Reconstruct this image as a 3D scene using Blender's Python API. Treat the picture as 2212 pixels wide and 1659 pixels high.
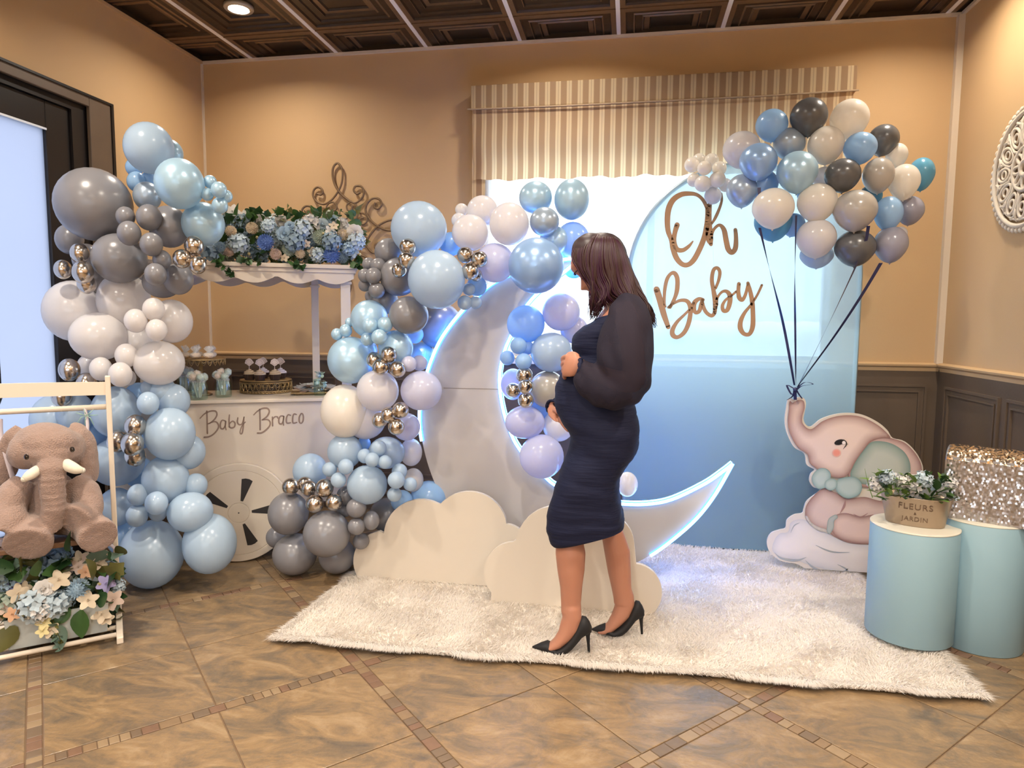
import bpy, bmesh, math, random
from mathutils import Vector, Matrix, noise
random.seed(7)
C = bpy.context.scene.collection
for o in list(bpy.data.objects): bpy.data.objects.remove(o)
PI = math.pi
# ------------------------------------------------------------------ camera
F, YAW, PITCH, ROLL, CH = 1450.1, -0.1720, -0.0919, 0.0077, 1.30
IW, IH = 2212, 1659
fw = Vector((math.sin(YAW)*math.cos(PITCH), math.cos(YAW)*math.cos(PITCH), math.sin(PITCH)))
_r = Vector((math.cos(YAW), -math.sin(YAW), 0)); _u = _r.cross(fw)
rt = _r*math.cos(ROLL) + _u*math.sin(ROLL); up = -_r*math.sin(ROLL) + _u*math.cos(ROLL)
cam = bpy.data.cameras.new('camera'); co = bpy.data.objects.new('camera', cam); C.objects.link(co)
cam.sensor_fit = 'HORIZONTAL'; cam.sensor_width = 36; cam.lens = 36*F/IW; cam.clip_start = 0.05
M = Matrix((rt, up, -fw)).transposed().to_4x4(); M.translation = Vector((0, 0, CH)); co.matrix_world = M
bpy.context.scene.camera = co
# ------------------------------------------------------------------ world, exposure
sc = bpy.context.scene
sc.view_settings.view_transform = 'Standard'; sc.view_settings.look = 'None'
sc.view_settings.gamma = 1; sc.view_settings.use_curve_mapping = False
sc.view_settings.exposure = 0.07
w = bpy.data.worlds.new('world'); sc.world = w; w.use_nodes = True
nt = w.node_tree; nt.nodes.clear()
out = nt.nodes.new('ShaderNodeOutputWorld'); bg = nt.nodes.new('ShaderNodeBackground')
tc = nt.nodes.new('ShaderNodeTexCoord'); sep = nt.nodes.new('ShaderNodeSeparateXYZ'); rp = nt.nodes.new('ShaderNodeValToRGB')
rp.color_ramp.elements[0].position = 0.49; rp.color_ramp.elements[0].color = (0.30, 0.33, 0.36, 1)
rp.color_ramp.elements[1].position = 0.51; rp.color_ramp.elements[1].color = (0.80, 0.90, 1.0, 1)
mr = nt.nodes.new('ShaderNodeMapRange'); mr.inputs[1].default_value = -1; mr.inputs[2].default_value = 1
nt.links.new(tc.outputs['Generated'], sep.inputs[0]); nt.links.new(sep.outputs[2], mr.inputs[0])
nt.links.new(mr.outputs[0], rp.inputs[0]); nt.links.new(rp.outputs[0], bg.inputs[0]); nt.links.new(bg.outputs[0], out.inputs[0])
bg.inputs[1].default_value = 6.0
sc.cycles.transparent_max_bounces = 24
XL, XR, YB, YF, ZC = -2.92, 1.81, 4.33, -2.6, 3.048
TG, X0, YR = 0.6096, -2.544, 3.986
WARM = (1.0, 0.885, 0.745)
LPOW = 33.0
def lightpos():
    return [(X0+TG*(i+.5), YR-TG*(j+.5)) for j in (0, 3, 6, 9) for i in (0, 3, 6)]
LIGHTS = []
for n_, (lx, ly) in enumerate(lightpos()):
    l = bpy.data.lights.new('can_light', 'AREA'); l.shape = 'DISK'; l.size = 0.11; l.energy = LPOW*(.40, .95, 1.2, 1.2)[n_//3]; l.color = WARM; l.spread = math.radians(150)
    lo = bpy.data.objects.new('can_light', l); lo.location = (lx, ly, ZC+0.022); LIGHTS.append(lo)
def portal(loc, rot, sx, sy):
    l = bpy.data.lights.new('portal', 'AREA'); l.shape = 'RECTANGLE'; l.size = sx; l.size_y = sy; l.cycles.is_portal = True
    o = bpy.data.objects.new('portal', l); o.location = loc; o.rotation_euler = rot; C.objects.link(o)
portal((0.12, YB+.10, 1.63), (-PI/2, 0, 0), 2.12, 1.22)
portal((-.5, YF-.10, 1.65), (PI/2, 0, 0), 2.8, 1.4)
portal((XL-.06, 2.35, 1.2), (0, -PI/2, 0), 2.2, 1.45)
# ------------------------------------------------------------------ pixel helpers (photo frame 2212x1659)
def ray(x, y): return fw + rt*((x-IW/2)/F) - up*((y-IH/2)/F)
def at(x, y, Y):
    d = ray(x, y); v = d*(Y/d.y); v.z += CH; return v
def fl(x, y, z=0.0):
    d = ray(x, y); v = d*((z-CH)/d.z); v.z += CH; return v
def onx(x, y, X):
    d = ray(x, y); v = d*(X/d.x); v.z += CH; return v
def dep(v): return (v-Vector((0, 0, CH))).dot(fw)
def mpp(v): return dep(v)/F      # metres per photo pixel at v
# ------------------------------------------------------------------ materials
def lin(c):
    return tuple(((x/255)/12.92 if x/255 <= 0.04045 else ((x/255+.055)/1.055)**2.4) for x in c)
MATS = {}
def mat(name, col, rough=.5, metal=0., spec=.5, noise_amt=0., nscale=8., bump=0., bscale=60., transl=0., alpha=1., sheen=0., emit=0., coat=0., stretch=None):
    if name in MATS: return MATS[name]
    m = bpy.data.materials.new(name); m.use_nodes = True; t = m.node_tree; b = t.nodes['Principled BSDF']; L = t.links.new
    c4 = (*col, 1)
    b.inputs['Base Color'].default_value = c4; b.inputs['Roughness'].default_value = rough; b.inputs['Metallic'].default_value = metal
    b.inputs['Specular IOR Level'].default_value = spec; b.inputs['Sheen Weight'].default_value = sheen; b.inputs['Coat Weight'].default_value = coat
    if emit: b.inputs['Emission Color'].default_value = c4; b.inputs['Emission Strength'].default_value = emit
    tcn = t.nodes.new('ShaderNodeTexCoord'); mp = t.nodes.new('ShaderNodeMapping'); L(tcn.outputs['Object'], mp.inputs[0])
    if stretch: mp.inputs['Scale'].default_value = stretch
    n = t.nodes.new('ShaderNodeTexNoise'); n.inputs['Scale'].default_value = nscale; n.inputs['Detail'].default_value = 4; L(mp.outputs[0], n.inputs['Vector'])
    mx = t.nodes.new('ShaderNodeMix'); mx.data_type = 'RGBA'
    a = max(noise_amt, .02)
    mx.inputs['A'].default_value = (*[x*(1-a) for x in col], 1); mx.inputs['B'].default_value = (*[min(1, x*(1+a)) for x in col], 1)
    L(n.outputs['Fac'], mx.inputs['Factor']); L(mx.outputs['Result'], b.inputs['Base Color'])
    if bump:
        n2 = t.nodes.new('ShaderNodeTexNoise'); n2.inputs['Scale'].default_value = bscale; n2.inputs['Detail'].default_value = 3; L(mp.outputs[0], n2.inputs['Vector'])
        bp = t.nodes.new('ShaderNodeBump'); bp.inputs['Strength'].default_value = bump; bp.inputs['Distance'].default_value = .01
        L(n2.outputs['Fac'], bp.inputs['Height']); L(bp.outputs[0], b.inputs['Normal'])
    last = b.outputs[0]; o = t.nodes['Material Output']
    if transl:
        tr = t.nodes.new('ShaderNodeBsdfTranslucent'); L(mx.outputs['Result'], tr.inputs[0]); ms = t.nodes.new('ShaderNodeMixShader'); ms.inputs[0].default_value = transl
        L(last, ms.inputs[1]); L(tr.outputs[0], ms.inputs[2]); last = ms.outputs[0]
    if alpha < 1:
        tr = t.nodes.new('ShaderNodeBsdfTransparent'); ms = t.nodes.new('ShaderNodeMixShader'); ms.inputs[0].default_value = alpha
        L(tr.outputs[0], ms.inputs[1]); L(last, ms.inputs[2]); last = ms.outputs[0]
    L(last, o.inputs[0]); MATS[name] = m; return m
# ------------------------------------------------------------------ object helpers
def link(name, me, parent=None, m=None):
    o = bpy.data.objects.new(name, me); C.objects.link(o)
    if parent is not None: o.parent = parent
    if m is not None and me is not None and not me.materials: me.materials.append(m)
    return o
def tag(o, label, cat, group=None, kind=None):
    if label: o['label'] = label
    if cat: o['category'] = cat
    if group: o['group'] = group
    if kind: o['kind'] = kind
    return o
def empty(name, loc, label=None, cat=None, group=None, rz=0):
    o = bpy.data.objects.new(name, None); o.empty_display_size = .05; C.objects.link(o); o.location = loc; o.rotation_euler = (0, 0, rz)
    return tag(o, label, cat, group)
def pymesh(name, v, f, m=None, smooth=False, mi=None):
    me = bpy.data.meshes.new(name); me.from_pydata([tuple(x) for x in v], [], f); me.update()
    if m: 
        for q in (m if isinstance(m, (list, tuple)) else [m]): me.materials.append(q)
    if mi: me.polygons.foreach_set('material_index', mi)
    if smooth: me.polygons.foreach_set('use_smooth', [True]*len(me.polygons))
    return me
class MB:
    """collects shapes into one mesh"""
    def __init__(s): s.v = []; s.f = []; s.mi = []; s.k = 0
    def add(s, v, f):
        n = len(s.v); s.v += [Vector(x) for x in v]; s.f += [tuple(n+i for i in q) for q in f]; s.mi += [s.k]*len(f); return s
    def box(s, lo, hi, mtx=None):
        x0, y0, z0 = lo; x1, y1, z1 = hi
        v = [Vector(p) for p in ((x0,y0,z0),(x1,y0,z0),(x1,y1,z0),(x0,y1,z0),(x0,y0,z1),(x1,y0,z1),(x1,y1,z1),(x0,y1,z1))]
        if mtx: v = [mtx @ p for p in v]
        return s.add(v, [(0,3,2,1),(4,5,6,7),(0,1,5,4),(1,2,6,5),(2,3,7,6),(3,0,4,7)])
    def tube(s, pts, rad, n=8, cap=True, closed=False):
        pts = [Vector(p) for p in pts]; N = len(pts)
        rr = rad if isinstance(rad, (list, tuple)) else [rad]*N
        v = []; prev = None
        for i, p in enumerate(pts):
            if closed: t = pts[(i+1) % N]-pts[i-1]
            else: t = pts[min(i+1, N-1)]-pts[max(i-1, 0)]
            t = t.normalized() if t.length > 1e-9 else Vector((0,0,1))
            if prev is None:
                a = t.orthogonal().normalized()
            else:
                a = (prev - t*prev.dot(t)); a = a.normalized() if a.length > 1e-6 else t.orthogonal().normalized()
            prev = a; b = t.cross(a)
            r = rr[i]; ra, rb = (r if isinstance(r, (tuple, list)) else (r, r))
            for k in range(n):
                c = 2*PI*k/n; v.append(p + a*math.cos(c)*ra + b*math.sin(c)*rb)
        f = []
        for i in range(N if closed else N-1):
            j = (i+1) % N
            for k in range(n): f.append((i*n+k, i*n+(k+1)%n, j*n+(k+1)%n, j*n+k))
        if cap and not closed: f.append(tuple(reversed(range(n)))); f.append(tuple((N-1)*n+k for k in range(n)))
        return s.add(v, f)
    def loft(s, rings, cap=True):
        n = len(rings[0]); v = [p for r in rings for p in r]; f = []
        for i in range(len(rings)-1):
            for k in range(n): f.append((i*n+k, i*n+(k+1)%n, (i+1)*n+(k+1)%n, (i+1)*n+k))
        if cap: f.append(tuple(reversed(range(n)))); f.append(tuple((len(rings)-1)*n+k for k in range(n)))
        return s.add(v, f)
    def lathe(s, prof, n=24, o=(0,0,0), cap=False):
        o = Vector(o); return s.loft([[o+Vector((r*math.cos(2*PI*k/n), r*math.sin(2*PI*k/n), z)) for k in range(n)] for r, z in prof], cap)
    def ell(s, c, rx, ry, rz, n=16, m=10, rot=None):
        c = Vector(c); v = []; f = []
        for i in range(m+1):
            a = PI*i/m
            for k in range(n):
                b = 2*PI*k/n; p = Vector((rx*math.sin(a)*math.cos(b), ry*math.sin(a)*math.sin(b), rz*math.cos(a)))
                if rot: p = rot @ p
                v.append(c+p)
        for i in range(m):
            for k in range(n): f.append((i*n+k, (i+1)*n+k, (i+1)*n+(k+1)%n, i*n+(k+1)%n))
        return s.add(v, f)
    def build(s, name, m, parent=None, smooth=False, loc=None, merge=False):
        me = pymesh(name, s.v, s.f, m, smooth, s.mi if isinstance(m, (list, tuple)) else None)
        if merge:
            b = bmesh.new(); b.from_mesh(me); bmesh.ops.remove_doubles(b, verts=b.verts, dist=1e-5); b.to_mesh(me); b.free()
        o = link(name, me, parent)
        if loc is not None: o.location = loc
        return o
def bevel(o, wd, seg=2):
    md = o.modifiers.new('bevel', 'BEVEL'); md.width = wd; md.segments = seg; md.limit_method = 'ANGLE'; md.angle_limit = math.radians(40); return o
def cr(pts, per=8, closed=False):
    """Catmull-Rom sampling of tuples of any length"""
    N = len(pts); P = [tuple(map(float, p)) for p in pts]; res = []
    rng = N if closed else N-1
    for i in range(rng):
        if closed: a, b, c, d = P[i-1], P[i], P[(i+1)%N], P[(i+2)%N]
        else: a, b, c, d = P[max(i-1,0)], P[i], P[i+1], P[min(i+2,N-1)]
        for k in range(per):
            t = k/per
            res.append(tuple(.5*((2*q)+(-p+r)*t+(2*p-5*q+4*r-s_)*t*t+(-p+3*q-3*r+s_)*t**3) for p, q, r, s_ in zip(a, b, c, d)))
    if not closed: res.append(P[-1])
    return res
def slab(poly, front, back):
    """poly: list of 2D; front/back: functions 2D->3D. closed prism"""
    n = len(poly); a = [front(p) for p in poly]; b = [back(p) for p in poly]
    return a+b, [tuple(range(n)), tuple(range(2*n-1, n-1, -1))]+[(i, i+n, (i+1)%n+n, (i+1)%n) for i in range(n)]
def strokes_mesh(name, strokes, tf, th, m, parent, per=8):
    """flat lettering cut from sheet: strokes = lists of (x,y,halfwidth); tf(x,y,depth)->3D"""
    B = MB()
    for s in strokes:
        p = cr(s, per); n = len(p); Lf = []; Rt = []
        for i in range(n):
            a = p[max(i-1,0)]; b = p[min(i+1,n-1)]; dx, dy = b[0]-a[0], b[1]-a[1]; l = math.hypot(dx, dy) or 1
            nx, ny = -dy/l, dx/l; hw = max(p[i][2], .3)
            Lf.append((p[i][0]+nx*hw, p[i][1]+ny*hw)); Rt.append((p[i][0]-nx*hw, p[i][1]-ny*hw))
        for i in range(n-1):
            q = [Lf[i], Lf[i+1], Rt[i+1], Rt[i]]
            B.add([tf(*c, 0) for c in q]+[tf(*c, th) for c in q], [(0,1,2,3),(7,6,5,4),(0,4,5,1),(2,6,7,3)])
        for e in (0, n-1):       # rounded ends
            cx, cy, hw = p[e]; hw = max(hw, .3); k = 10
            c = [(cx+hw*math.cos(2*PI*j/k), cy+hw*math.sin(2*PI*j/k)) for j in range(k)]
            v, f = slab(c, lambda q: tf(*q, 0), lambda q: tf(*q, th)); B.add(v, f)
    return B.build(name, m, parent)
# ================================================================== SETTING
m_wall = mat('wall_paint', (.53,.35,.178), .75, noise_amt=.04, nscale=1.5, bump=.05, bscale=180)
m_wains = mat('wainscot_paint', (.115,.078,.050), .42, noise_amt=.12, nscale=5, bump=.04, bscale=90)
m_cream = mat('cream_trim', (.66,.56,.43), .5)
m_dark = mat('black_metal', (.008,.006,.006), .35)
m_brown = mat('door_casing', (.11,.075,.05), .45, noise_amt=.15)
m_white = mat('white_paint', (.74,.71,.66), .45, noise_amt=.02)
def struct(B, name, m, parent=None, smooth=False):
    o = B.build(name, m, parent, smooth)
    if parent is None: o['kind'] = 'structure'
    return o
T = .14
WX0, WX1, WZ0, WZ1 = -.95, 1.20, 1.06, 2.42
DY0, DY1, DZ = 1.35, 3.31, 2.45
b = MB(); b.box((XL-T, YB, 0), (XR+T, YB+T, WZ0)); b.box((XL-T, YB, WZ1), (XR+T, YB+T, ZC+.06)); b.box((XL-T, YB, WZ0), (WX0, YB+T, WZ1)); b.box((WX1, YB, WZ0), (XR+T, YB+T, WZ1))
wall_back = struct(b, 'wall_back', m_wall)
b = MB(); b.box((XL-T, YF-T, 0), (XL, DY0, ZC+.06)); b.box((XL-T, DY1, 0), (XL, YB, ZC+.06)); b.box((XL-T, DY0, DZ), (XL, DY1, ZC+.06))
wall_left = struct(b, 'wall_left', m_wall)
b = MB(); b.box((XR, YF-T, 0), (XR+T, YB, ZC+.06)); wall_right = struct(b, 'wall_right', m_wall)
b = MB(); b.box((XL, YF-T, 0), (XR, YF, .95)); b.box((XL, YF-T, 2.35), (XR, YF, ZC+.06)); b.box((XL, YF-T, .95), (-1.9, YF, 2.35)); b.box((.9, YF-T, .95), (XR, YF, 2.35)); wall_front = struct(b, 'wall_front', m_wall)
# ---- floor: slab, diagonal tiles and mosaic strips with recessed joints
def floor_mat(name, cols, rough=.29):
    m = bpy.data.materials.new(name); m.use_nodes = True; t = m.node_tree; L = t.links.new; b = t.nodes['Principled BSDF']
    tcn = t.nodes.new('ShaderNodeTexCoord'); oi = t.nodes.new('ShaderNodeObjectInfo'); ad = t.nodes.new('ShaderNodeVectorMath'); ad.operation = 'ADD'
    sc_ = t.nodes.new('ShaderNodeVectorMath'); sc_.operation = 'SCALE'; cb = t.nodes.new('ShaderNodeCombineXYZ')
    L(oi.outputs['Random'], cb.inputs[0]); L(oi.outputs['Random'], cb.inputs[1]); L(cb.outputs[0], sc_.inputs[0]); sc_.inputs[3].default_value = 40
    L(tcn.outputs['Object'], ad.inputs[0]); L(sc_.outputs[0], ad.inputs[1])
    n = t.nodes.new('ShaderNodeTexNoise'); n.inputs['Scale'].default_value = 4.2; n.inputs['Detail'].default_value = 9; n.inputs['Roughness'].default_value = .74; n.inputs['Distortion'].default_value = .9
    mp = t.nodes.new('ShaderNodeMapping'); mp.inputs['Scale'].default_value = (1, 2.1, 1); L(ad.outputs[0], mp.inputs[0]); L(mp.outputs[0], n.inputs['Vector'])
    r = t.nodes.new('ShaderNodeValToRGB'); e = r.color_ramp.elements
    e[0].position = .34; e[0].color = (*cols[0], 1); e[1].position = .68; e[1].color = (*cols[3], 1)
    x = e.new(.45); x.color = (*cols[1], 1); x = e.new(.55); x.color = (*cols[2], 1)
    L(n.outputs['Fac'], r.inputs[0]); L(r.outputs[0], b.inputs['Base Color'])
    n2 = t.nodes.new('ShaderNodeTexNoise'); n2.inputs['Scale'].default_value = 26; n2.inputs['Detail'].default_value = 6; L(ad.outputs[0], n2.inputs['Vector'])
    bp = t.nodes.new('ShaderNodeBump'); bp.inputs['Strength'].default_value = .35; bp.inputs['Distance'].default_value = .012; L(n2.outputs['Fac'], bp.inputs['Height']); L(bp.outputs[0], b.inputs['Normal'])
    b.inputs['Roughness'].default_value = rough; return m
m_tile = floor_mat('stone_tile', [(.105,.082,.060), (.170,.118,.070), (.245,.158,.080), (.325,.228,.130)])
m_chips = [mat('chip_'+n, c, .4, noise_amt=.2, nscale=30) for n, c in (('rust', (.170,.095,.056)), ('ochre', (.21,.135,.072)), ('tan', (.255,.175,.098)), ('umber', (.145,.098,.060)))]
m_grout = mat('grout', (.17,.105,.06), .9, noise_amt=.2)
b = MB(); b.box((XL-T, YF-T, -.12), (XR+T, YB+T, -.004)); floor = struct(b, 'floor', m_grout)
def clip(poly, ax, val, keep_less):
    res = []; n = len(poly)
    for i in range(n):
        p, q = poly[i], poly[(i+1)%n]; ip = (p[ax] <= val) == keep_less or p[ax] == val; iq = (q[ax] <= val) == keep_less or q[ax] == val
        if ip: res.append(p)
        if ip != iq:
            t = (val-p[ax])/(q[ax]-p[ax]); res.append(tuple(p[k]+(q[k]-p[k])*t for k in (0, 1)))
    return res
S2 = math.sqrt(2)
def uv2xy(u, v): return ((u-v)/S2, (u+v)/S2)
def tilepoly(u0, u1, v0, v1):
    p = [uv2xy(u0, v0), uv2xy(u1, v0), uv2xy(u1, v1), uv2xy(u0, v1)]
    for ax, val, k in ((0, XL, False), (0, XR, True), (1, YF, False), (1, YB, True)):
        p = clip(p, ax, val, k)
        if len(p) < 3: return None
    return p
def tileprism(p, c, inset, z0=-.004, z1=0.):
    mx = sum(q[0] for q in p)/len(p); my = sum(q[1] for q in p)/len(p)
    def ins(q, d):
        l = math.hypot(q[0]-mx, q[1]-my) or 1; k = max(0, 1-d*1.4/l); return (mx+(q[0]-mx)*k-c[0], my+(q[1]-my)*k-c[1])
    n = len(p); A = [ins(q, 0) for q in p]; Bq = [ins(q, inset) for q in p]
    v = [(*q, z0) for q in A]+[(*q, z1-.0012) for q in A]+[(*q, z1) for q in Bq]
    f = [tuple(range(2*n, 3*n))]+[(i, (i+1)%n, n+(i+1)%n, n+i) for i in range(n)]+[(n+i, n+(i+1)%n, 2*n+(i+1)%n, 2*n+i) for i in range(n)]
    return v, f
UP, VP, SW, GJ = 1.005, 1.0, .044, .0022
tile_share = {}; chips = []
for a in range(-6, 8):
    for c_ in range(-6, 9):
        u0 = -.07+a*UP; v0 = .32+c_*VP
        tu = (UP-SW)/2; tv = (VP-SW)/2
        for i in (0, 1):
            for j in (0, 1):
                U0 = u0+SW/2+i*tu+GJ; U1 = u0+SW/2+(i+1)*tu-GJ; V0 = v0+SW/2+j*tv+GJ; V1 = v0+SW/2+(j+1)*tv-GJ
                p = tilepoly(U0, U1, V0, V1)
                if not p: continue
                c = uv2xy((U0+U1)/2, (V0+V1)/2); full = tilepoly(U0, U1, V0, V1) and len(p) == 4 and all(XL < q[0] < XR and YF < q[1] < YB for q in p)
                if full and 'm' in tile_share: me = tile_share['m']
                else:
                    v, f = tileprism(p, c, .002); me = pymesh('tile', v, f, m_tile)
                    if full: tile_share['m'] = me
                o = link('tile', me, floor); o.location = (c[0], c[1], 0)
        for axis in (0, 1):      # mosaic strips
            s = SW/2 if axis == 0 else -SW/2; end = (VP if axis == 0 else UP)-SW/2
            s = -SW/2 if axis == 0 else SW/2
            end = (VP-SW/2) if axis == 0 else (UP-SW/2)
            while s < end-.012:
                wd = min(random.choice((.03,.038,.05,.062)), end-s)
                if end-s-wd < .015: wd = end-s
                if axis == 0: q = (u0-SW/2+.002, u0+SW/2-.002, v0+s+.0012, v0+s+wd-.0012)
                else: q = (u0+s+.0012, u0+s+wd-.0012, v0-SW/2+.002, v0+SW/2-.002)
                p = tilepoly(*q)
                if p and len(p) > 2: chips.append((p, uv2xy((q[0]+q[1])/2, (q[2]+q[3])/2), random.randrange(4)))
                s += wd
def vis(c):
    v = Vector((c[0], c[1], -CH)); z = v.dot(fw)
    if z <= .3: return False
    x = v.dot(rt)/z*F; y = -v.dot(up)/z*F
    return abs(x) < IW/2 and abs(y) < IH/2 and not (-1.4 < c[0] < 1.2 and 2.45 < c[1] < 3.85) and not (c[0] < -1.3 and c[1] > 3.2)
chips.sort(key=lambda q: (not vis(q[1]), q[1][0]**2+q[1][1]**2))
B = MB()
for i, (p, c, k) in enumerate(chips):
    if i < 300:
        v, f = tileprism(p, c, .001); o = link('mosaic_chip', pymesh('mosaic_chip', v, f, m_chips[k]), floor); o.location = (*c, 0)
    else:
        v, f = tileprism(p, (0, 0), .001); B.k = k; B.add(v, f)
rest = B.build('mosaic_chips', m_chips, floor); rest['kind'] = 'stuff'
# ---- ceiling: grid bars and coffered bronze tiles
m_bronze = mat('bronze_tile', (.05,.03,.016), .34, metal=.45, noise_amt=.25, nscale=14, bump=.06, bscale=40)
m_gold = mat('rubbed_edge', (.20,.118,.058), .38, metal=.4, noise_amt=.3, nscale=20)
m_bar = mat('grid_bar_paint', (.85,.80,.72), .5)
b = MB(); b.box((XL-T, YF-T, ZC+.06), (XR+T, YB+T, ZC+.2)); ceiling = struct(b, 'ceiling', m_dark)
HB = .012
prof = [(0, 0, 0), (.030, 0, 1), (.038, .010, 0), (.075, .010, 0), (.083, .004, 1), (.089, .014, 0), (.125, .018, 0), (.133, .012, 1), (.139, .024, 0), (.168, .024, 1), (.176, .034, 0)]
def coffer(x0, x1, y0, y1):
    """tile clipped to a rectangle given relative to its centre"""
    h = TG/2-HB; v = []; f = []; mi = []
    rings = [(h-d, z) for d, z, _ in prof]
    for r, z in rings: v += [(-r,-r,z), (r,-r,z), (r,r,z), (-r,r,z)]
    for i in range(len(rings)-1):
        for k in range(4):
            f.append((i*4+k, (i+1)*4+k, (i+1)*4+(k+1)%4, i*4+(k+1)%4)); mi.append(prof[i+1][2])
    n = (len(rings)-1)*4; f.append((n+3, n+2, n+1, n)); mi.append(0)
    me = pymesh('ceiling_tile', v, f, [m_bronze, m_gold], False, mi)
    if (x0, x1, y0, y1) != (-h, h, -h, h):
        bm = bmesh.new(); bm.from_mesh(me)
        for co_, no in (((x0,0,0), (-1,0,0)), ((x1,0,0), (1,0,0)), ((0,y0,0), (0,-1,0)), ((0,y1,0), (0,1,0))):
            bmesh.ops.bisect_plane(bm, geom=bm.verts[:]+bm.edges[:]+bm.faces[:], plane_co=co_, plane_no=no, clear_outer=True)
        bm.to_mesh(me); bm.free()
    return me
h = TG/2-HB; cache = {}
for i in range(-1, 8):
    for j in range(-1, 12):
        cx = X0+TG*(i+.5); cy = YR-TG*(j+.5)
        a = [max(-h, XL-cx), min(h, XR-cx), max(-h, YF-cy), min(h, YB-cy)]
        a = [round(q, 4) for q in a]
        if a[1]-a[0] < .01 or a[3]-a[2] < .01: continue
        key = tuple(a)
        if key not in cache: cache[key] = coffer(*a) if key != (round(-h,4), round(h,4), round(-h,4), round(h,4)) else coffer(-h, h, -h, h)
        o = link('ceiling_tile', cache[key], ceiling); o.location = (cx, cy, ZC+.004)
for i in range(-1, 9):
    x = X0+TG*i
    if XL+.02 < x < XR-.02:
        b = MB(); b.box((x-HB, YF, ZC), (x+HB, YB, ZC+.012)); b.build('grid_bar', m_bar, ceiling)
for j in range(-1, 12):
    y = YR-TG*j
    if YF+.02 < y < YB-.02:
        b = MB(); b.box((XL, y-HB*.5, ZC+.0012), (XR, y+HB*.5, ZC+.0115)); b.build('cross_bar', m_gold, ceiling)
for lo_, hi_ in (((XL, YB-.004, ZC+.0035), (XR, YB, ZC+.06)), ((XL, YF, ZC+.0035), (XL+.004, YB, ZC+.06)), ((XR-.004, YF, ZC+.0035), (XR, YB, ZC+.06))):
    b = MB(); b.box(lo_, hi_); b.build('edge_filler', m_bronze, ceiling)
# ---- can lights
m_lens = mat('lamp_lens', (1, .86, .62), .4, emit=9)
m_ring = mat('lamp_ring', (.5,.42,.3), .35, metal=.3)
for k, lo in enumerate(LIGHTS):
    r = MB(); r.lathe([(.058,.0), (.078,.0), (.082,.006), (.080,.022), (.060,.022), (.058,.0)], 28)
    txt = ['far left', 'far middle', 'far right'][k % 3] if k < 3 else ['left', 'middle', 'right'][k % 3]
    lab = {0: 'recessed ceiling light glowing in the bronze tile at the upper left', 1: 'recessed ceiling light at the top edge above the striped window shade'}.get(k)
    if not lab: lab = 'recessed ceiling light, %s column, %s row from the window wall' % (txt, ('first', 'second', 'third', 'fourth')[k//3])
    o = r.build('ceiling_light', m_ring, smooth=True, loc=(lo.location.x, lo.location.y, ZC+.016)); tag(o, lab, 'ceiling light', 'recessed ceiling lights')
    q = MB(); q.lathe([(.0001,.010), (.058,.010)], 28); q.build('lens', m_lens, o)
    C.objects.link(lo); lo.location.z = ZC+.020
# ---- wall angle around the ceiling
def trim(name, lo, hi, m): b = MB(); b.box(lo, hi); return struct(b, name, m)
trim('trim_1', (XL, YB-.018, ZC-.014), (XR, YB, ZC+.003), m_cream); trim('trim_2', (XL, YF, ZC-.014), (XL+.018, YB-.018, ZC+.003), m_wall)
trim('trim_3', (XR-.018, YF, ZC-.014), (XR, YB-.018, ZC+.003), m_cream)
# corner guards
trim('trim_4', (XR-.034, YB-.034, 1.075), (XR, YB, ZC-.014), m_cream)
trim('trim_5', (XL, YB-.016, 1.075), (XL+.010, YB, ZC-.014), m_cream)
# ---- wainscot, chair rails, baseboards
RZ = 1.05
def wainscot(wall, along, a0, a1, face, sgn, panels):
    """along 0: runs in x on a y wall; 1: runs in y on an x wall. face = wall coordinate, sgn = towards room"""
    def bx(B, s0, s1, d0, d1, z0, z1):
        lo_, hi_ = sorted((face+sgn*d0, face+sgn*d1))
        if along == 0: B.box((s0, lo_, z0), (s1, hi_, z1))
        else: B.box((lo_, s0, z0), (hi_, s1, z1))
    B = MB(); bx(B, a0, a1, 0, .012, 0, RZ-.01); B.build('wainscot_board', m_wains, wall)
    for (p0, p1) in panels:
        z0, z1 = .22, .95
        B = MB()
        for k, (ins_, wd, d) in enumerate(((0, .014, .026), (.014, .022, .018), (.036, .010, .024))):
            i0, i1, j0, j1 = p0+ins_, p1-ins_, z0+ins_, z1-ins_
            bx(B, i0, i1, .012, d, j1-wd, j1); bx(B, i0, i1, .012, d, j0, j0+wd); bx(B, i0, i0+wd, .012, d, j0+wd, j1-wd); bx(B, i1-wd, i1, .012, d, j0+wd, j1-wd)
        B.build('panel_moulding', m_wains, wall)
def rails(n, along, a0, a1, face, sgn, side):
    def pr(B, pts):
        ring = lambda s: [Vector((s, face+sgn*d, z)) if along == 0 else Vector((face+sgn*d, s, z)) for d, z in pts]
        B.loft([ring(a0), ring(a1)])
    B = MB(); pr(B, [(0, RZ-.02), (.014, RZ-.02), (.018, RZ), (.032, RZ+.01), (.034, RZ+.02), (.018, RZ+.028), (0, RZ+.03)]); struct(B, 'trim_%d' % n, m_wall)
    B = MB(); pr(B, [(0, 0), (.018, 0), (.018, .10), (.013, .106), (0, .106)]); struct(B, 'baseboard_'+side, m_tile)
    B = MB(); pr(B, [(.012, .106), (.022, .106), (.026, .12), (.018, .135), (.012, .14)]); struct(B, 'trim_%d' % (n+10), m_wains)
bw = [-1.87+.8925*k for k in range(5)]
xr = at(1995, 900, YB).x
bp = [(bw[k]+.035, bw[k+1]-.035) for k in range(4)]
bp[3] = (bp[3][0], xr)
wainscot(wall_back, 0, XL, XR, YB, -1, [(-2.80, -1.935)]+bp)
y1, y2, y3 = onx(2046, 880, XR).y, onx(2167, 880, XR).y, onx(2183, 880, XR).y
pw = y1-y2; gp = y2-y3
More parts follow.
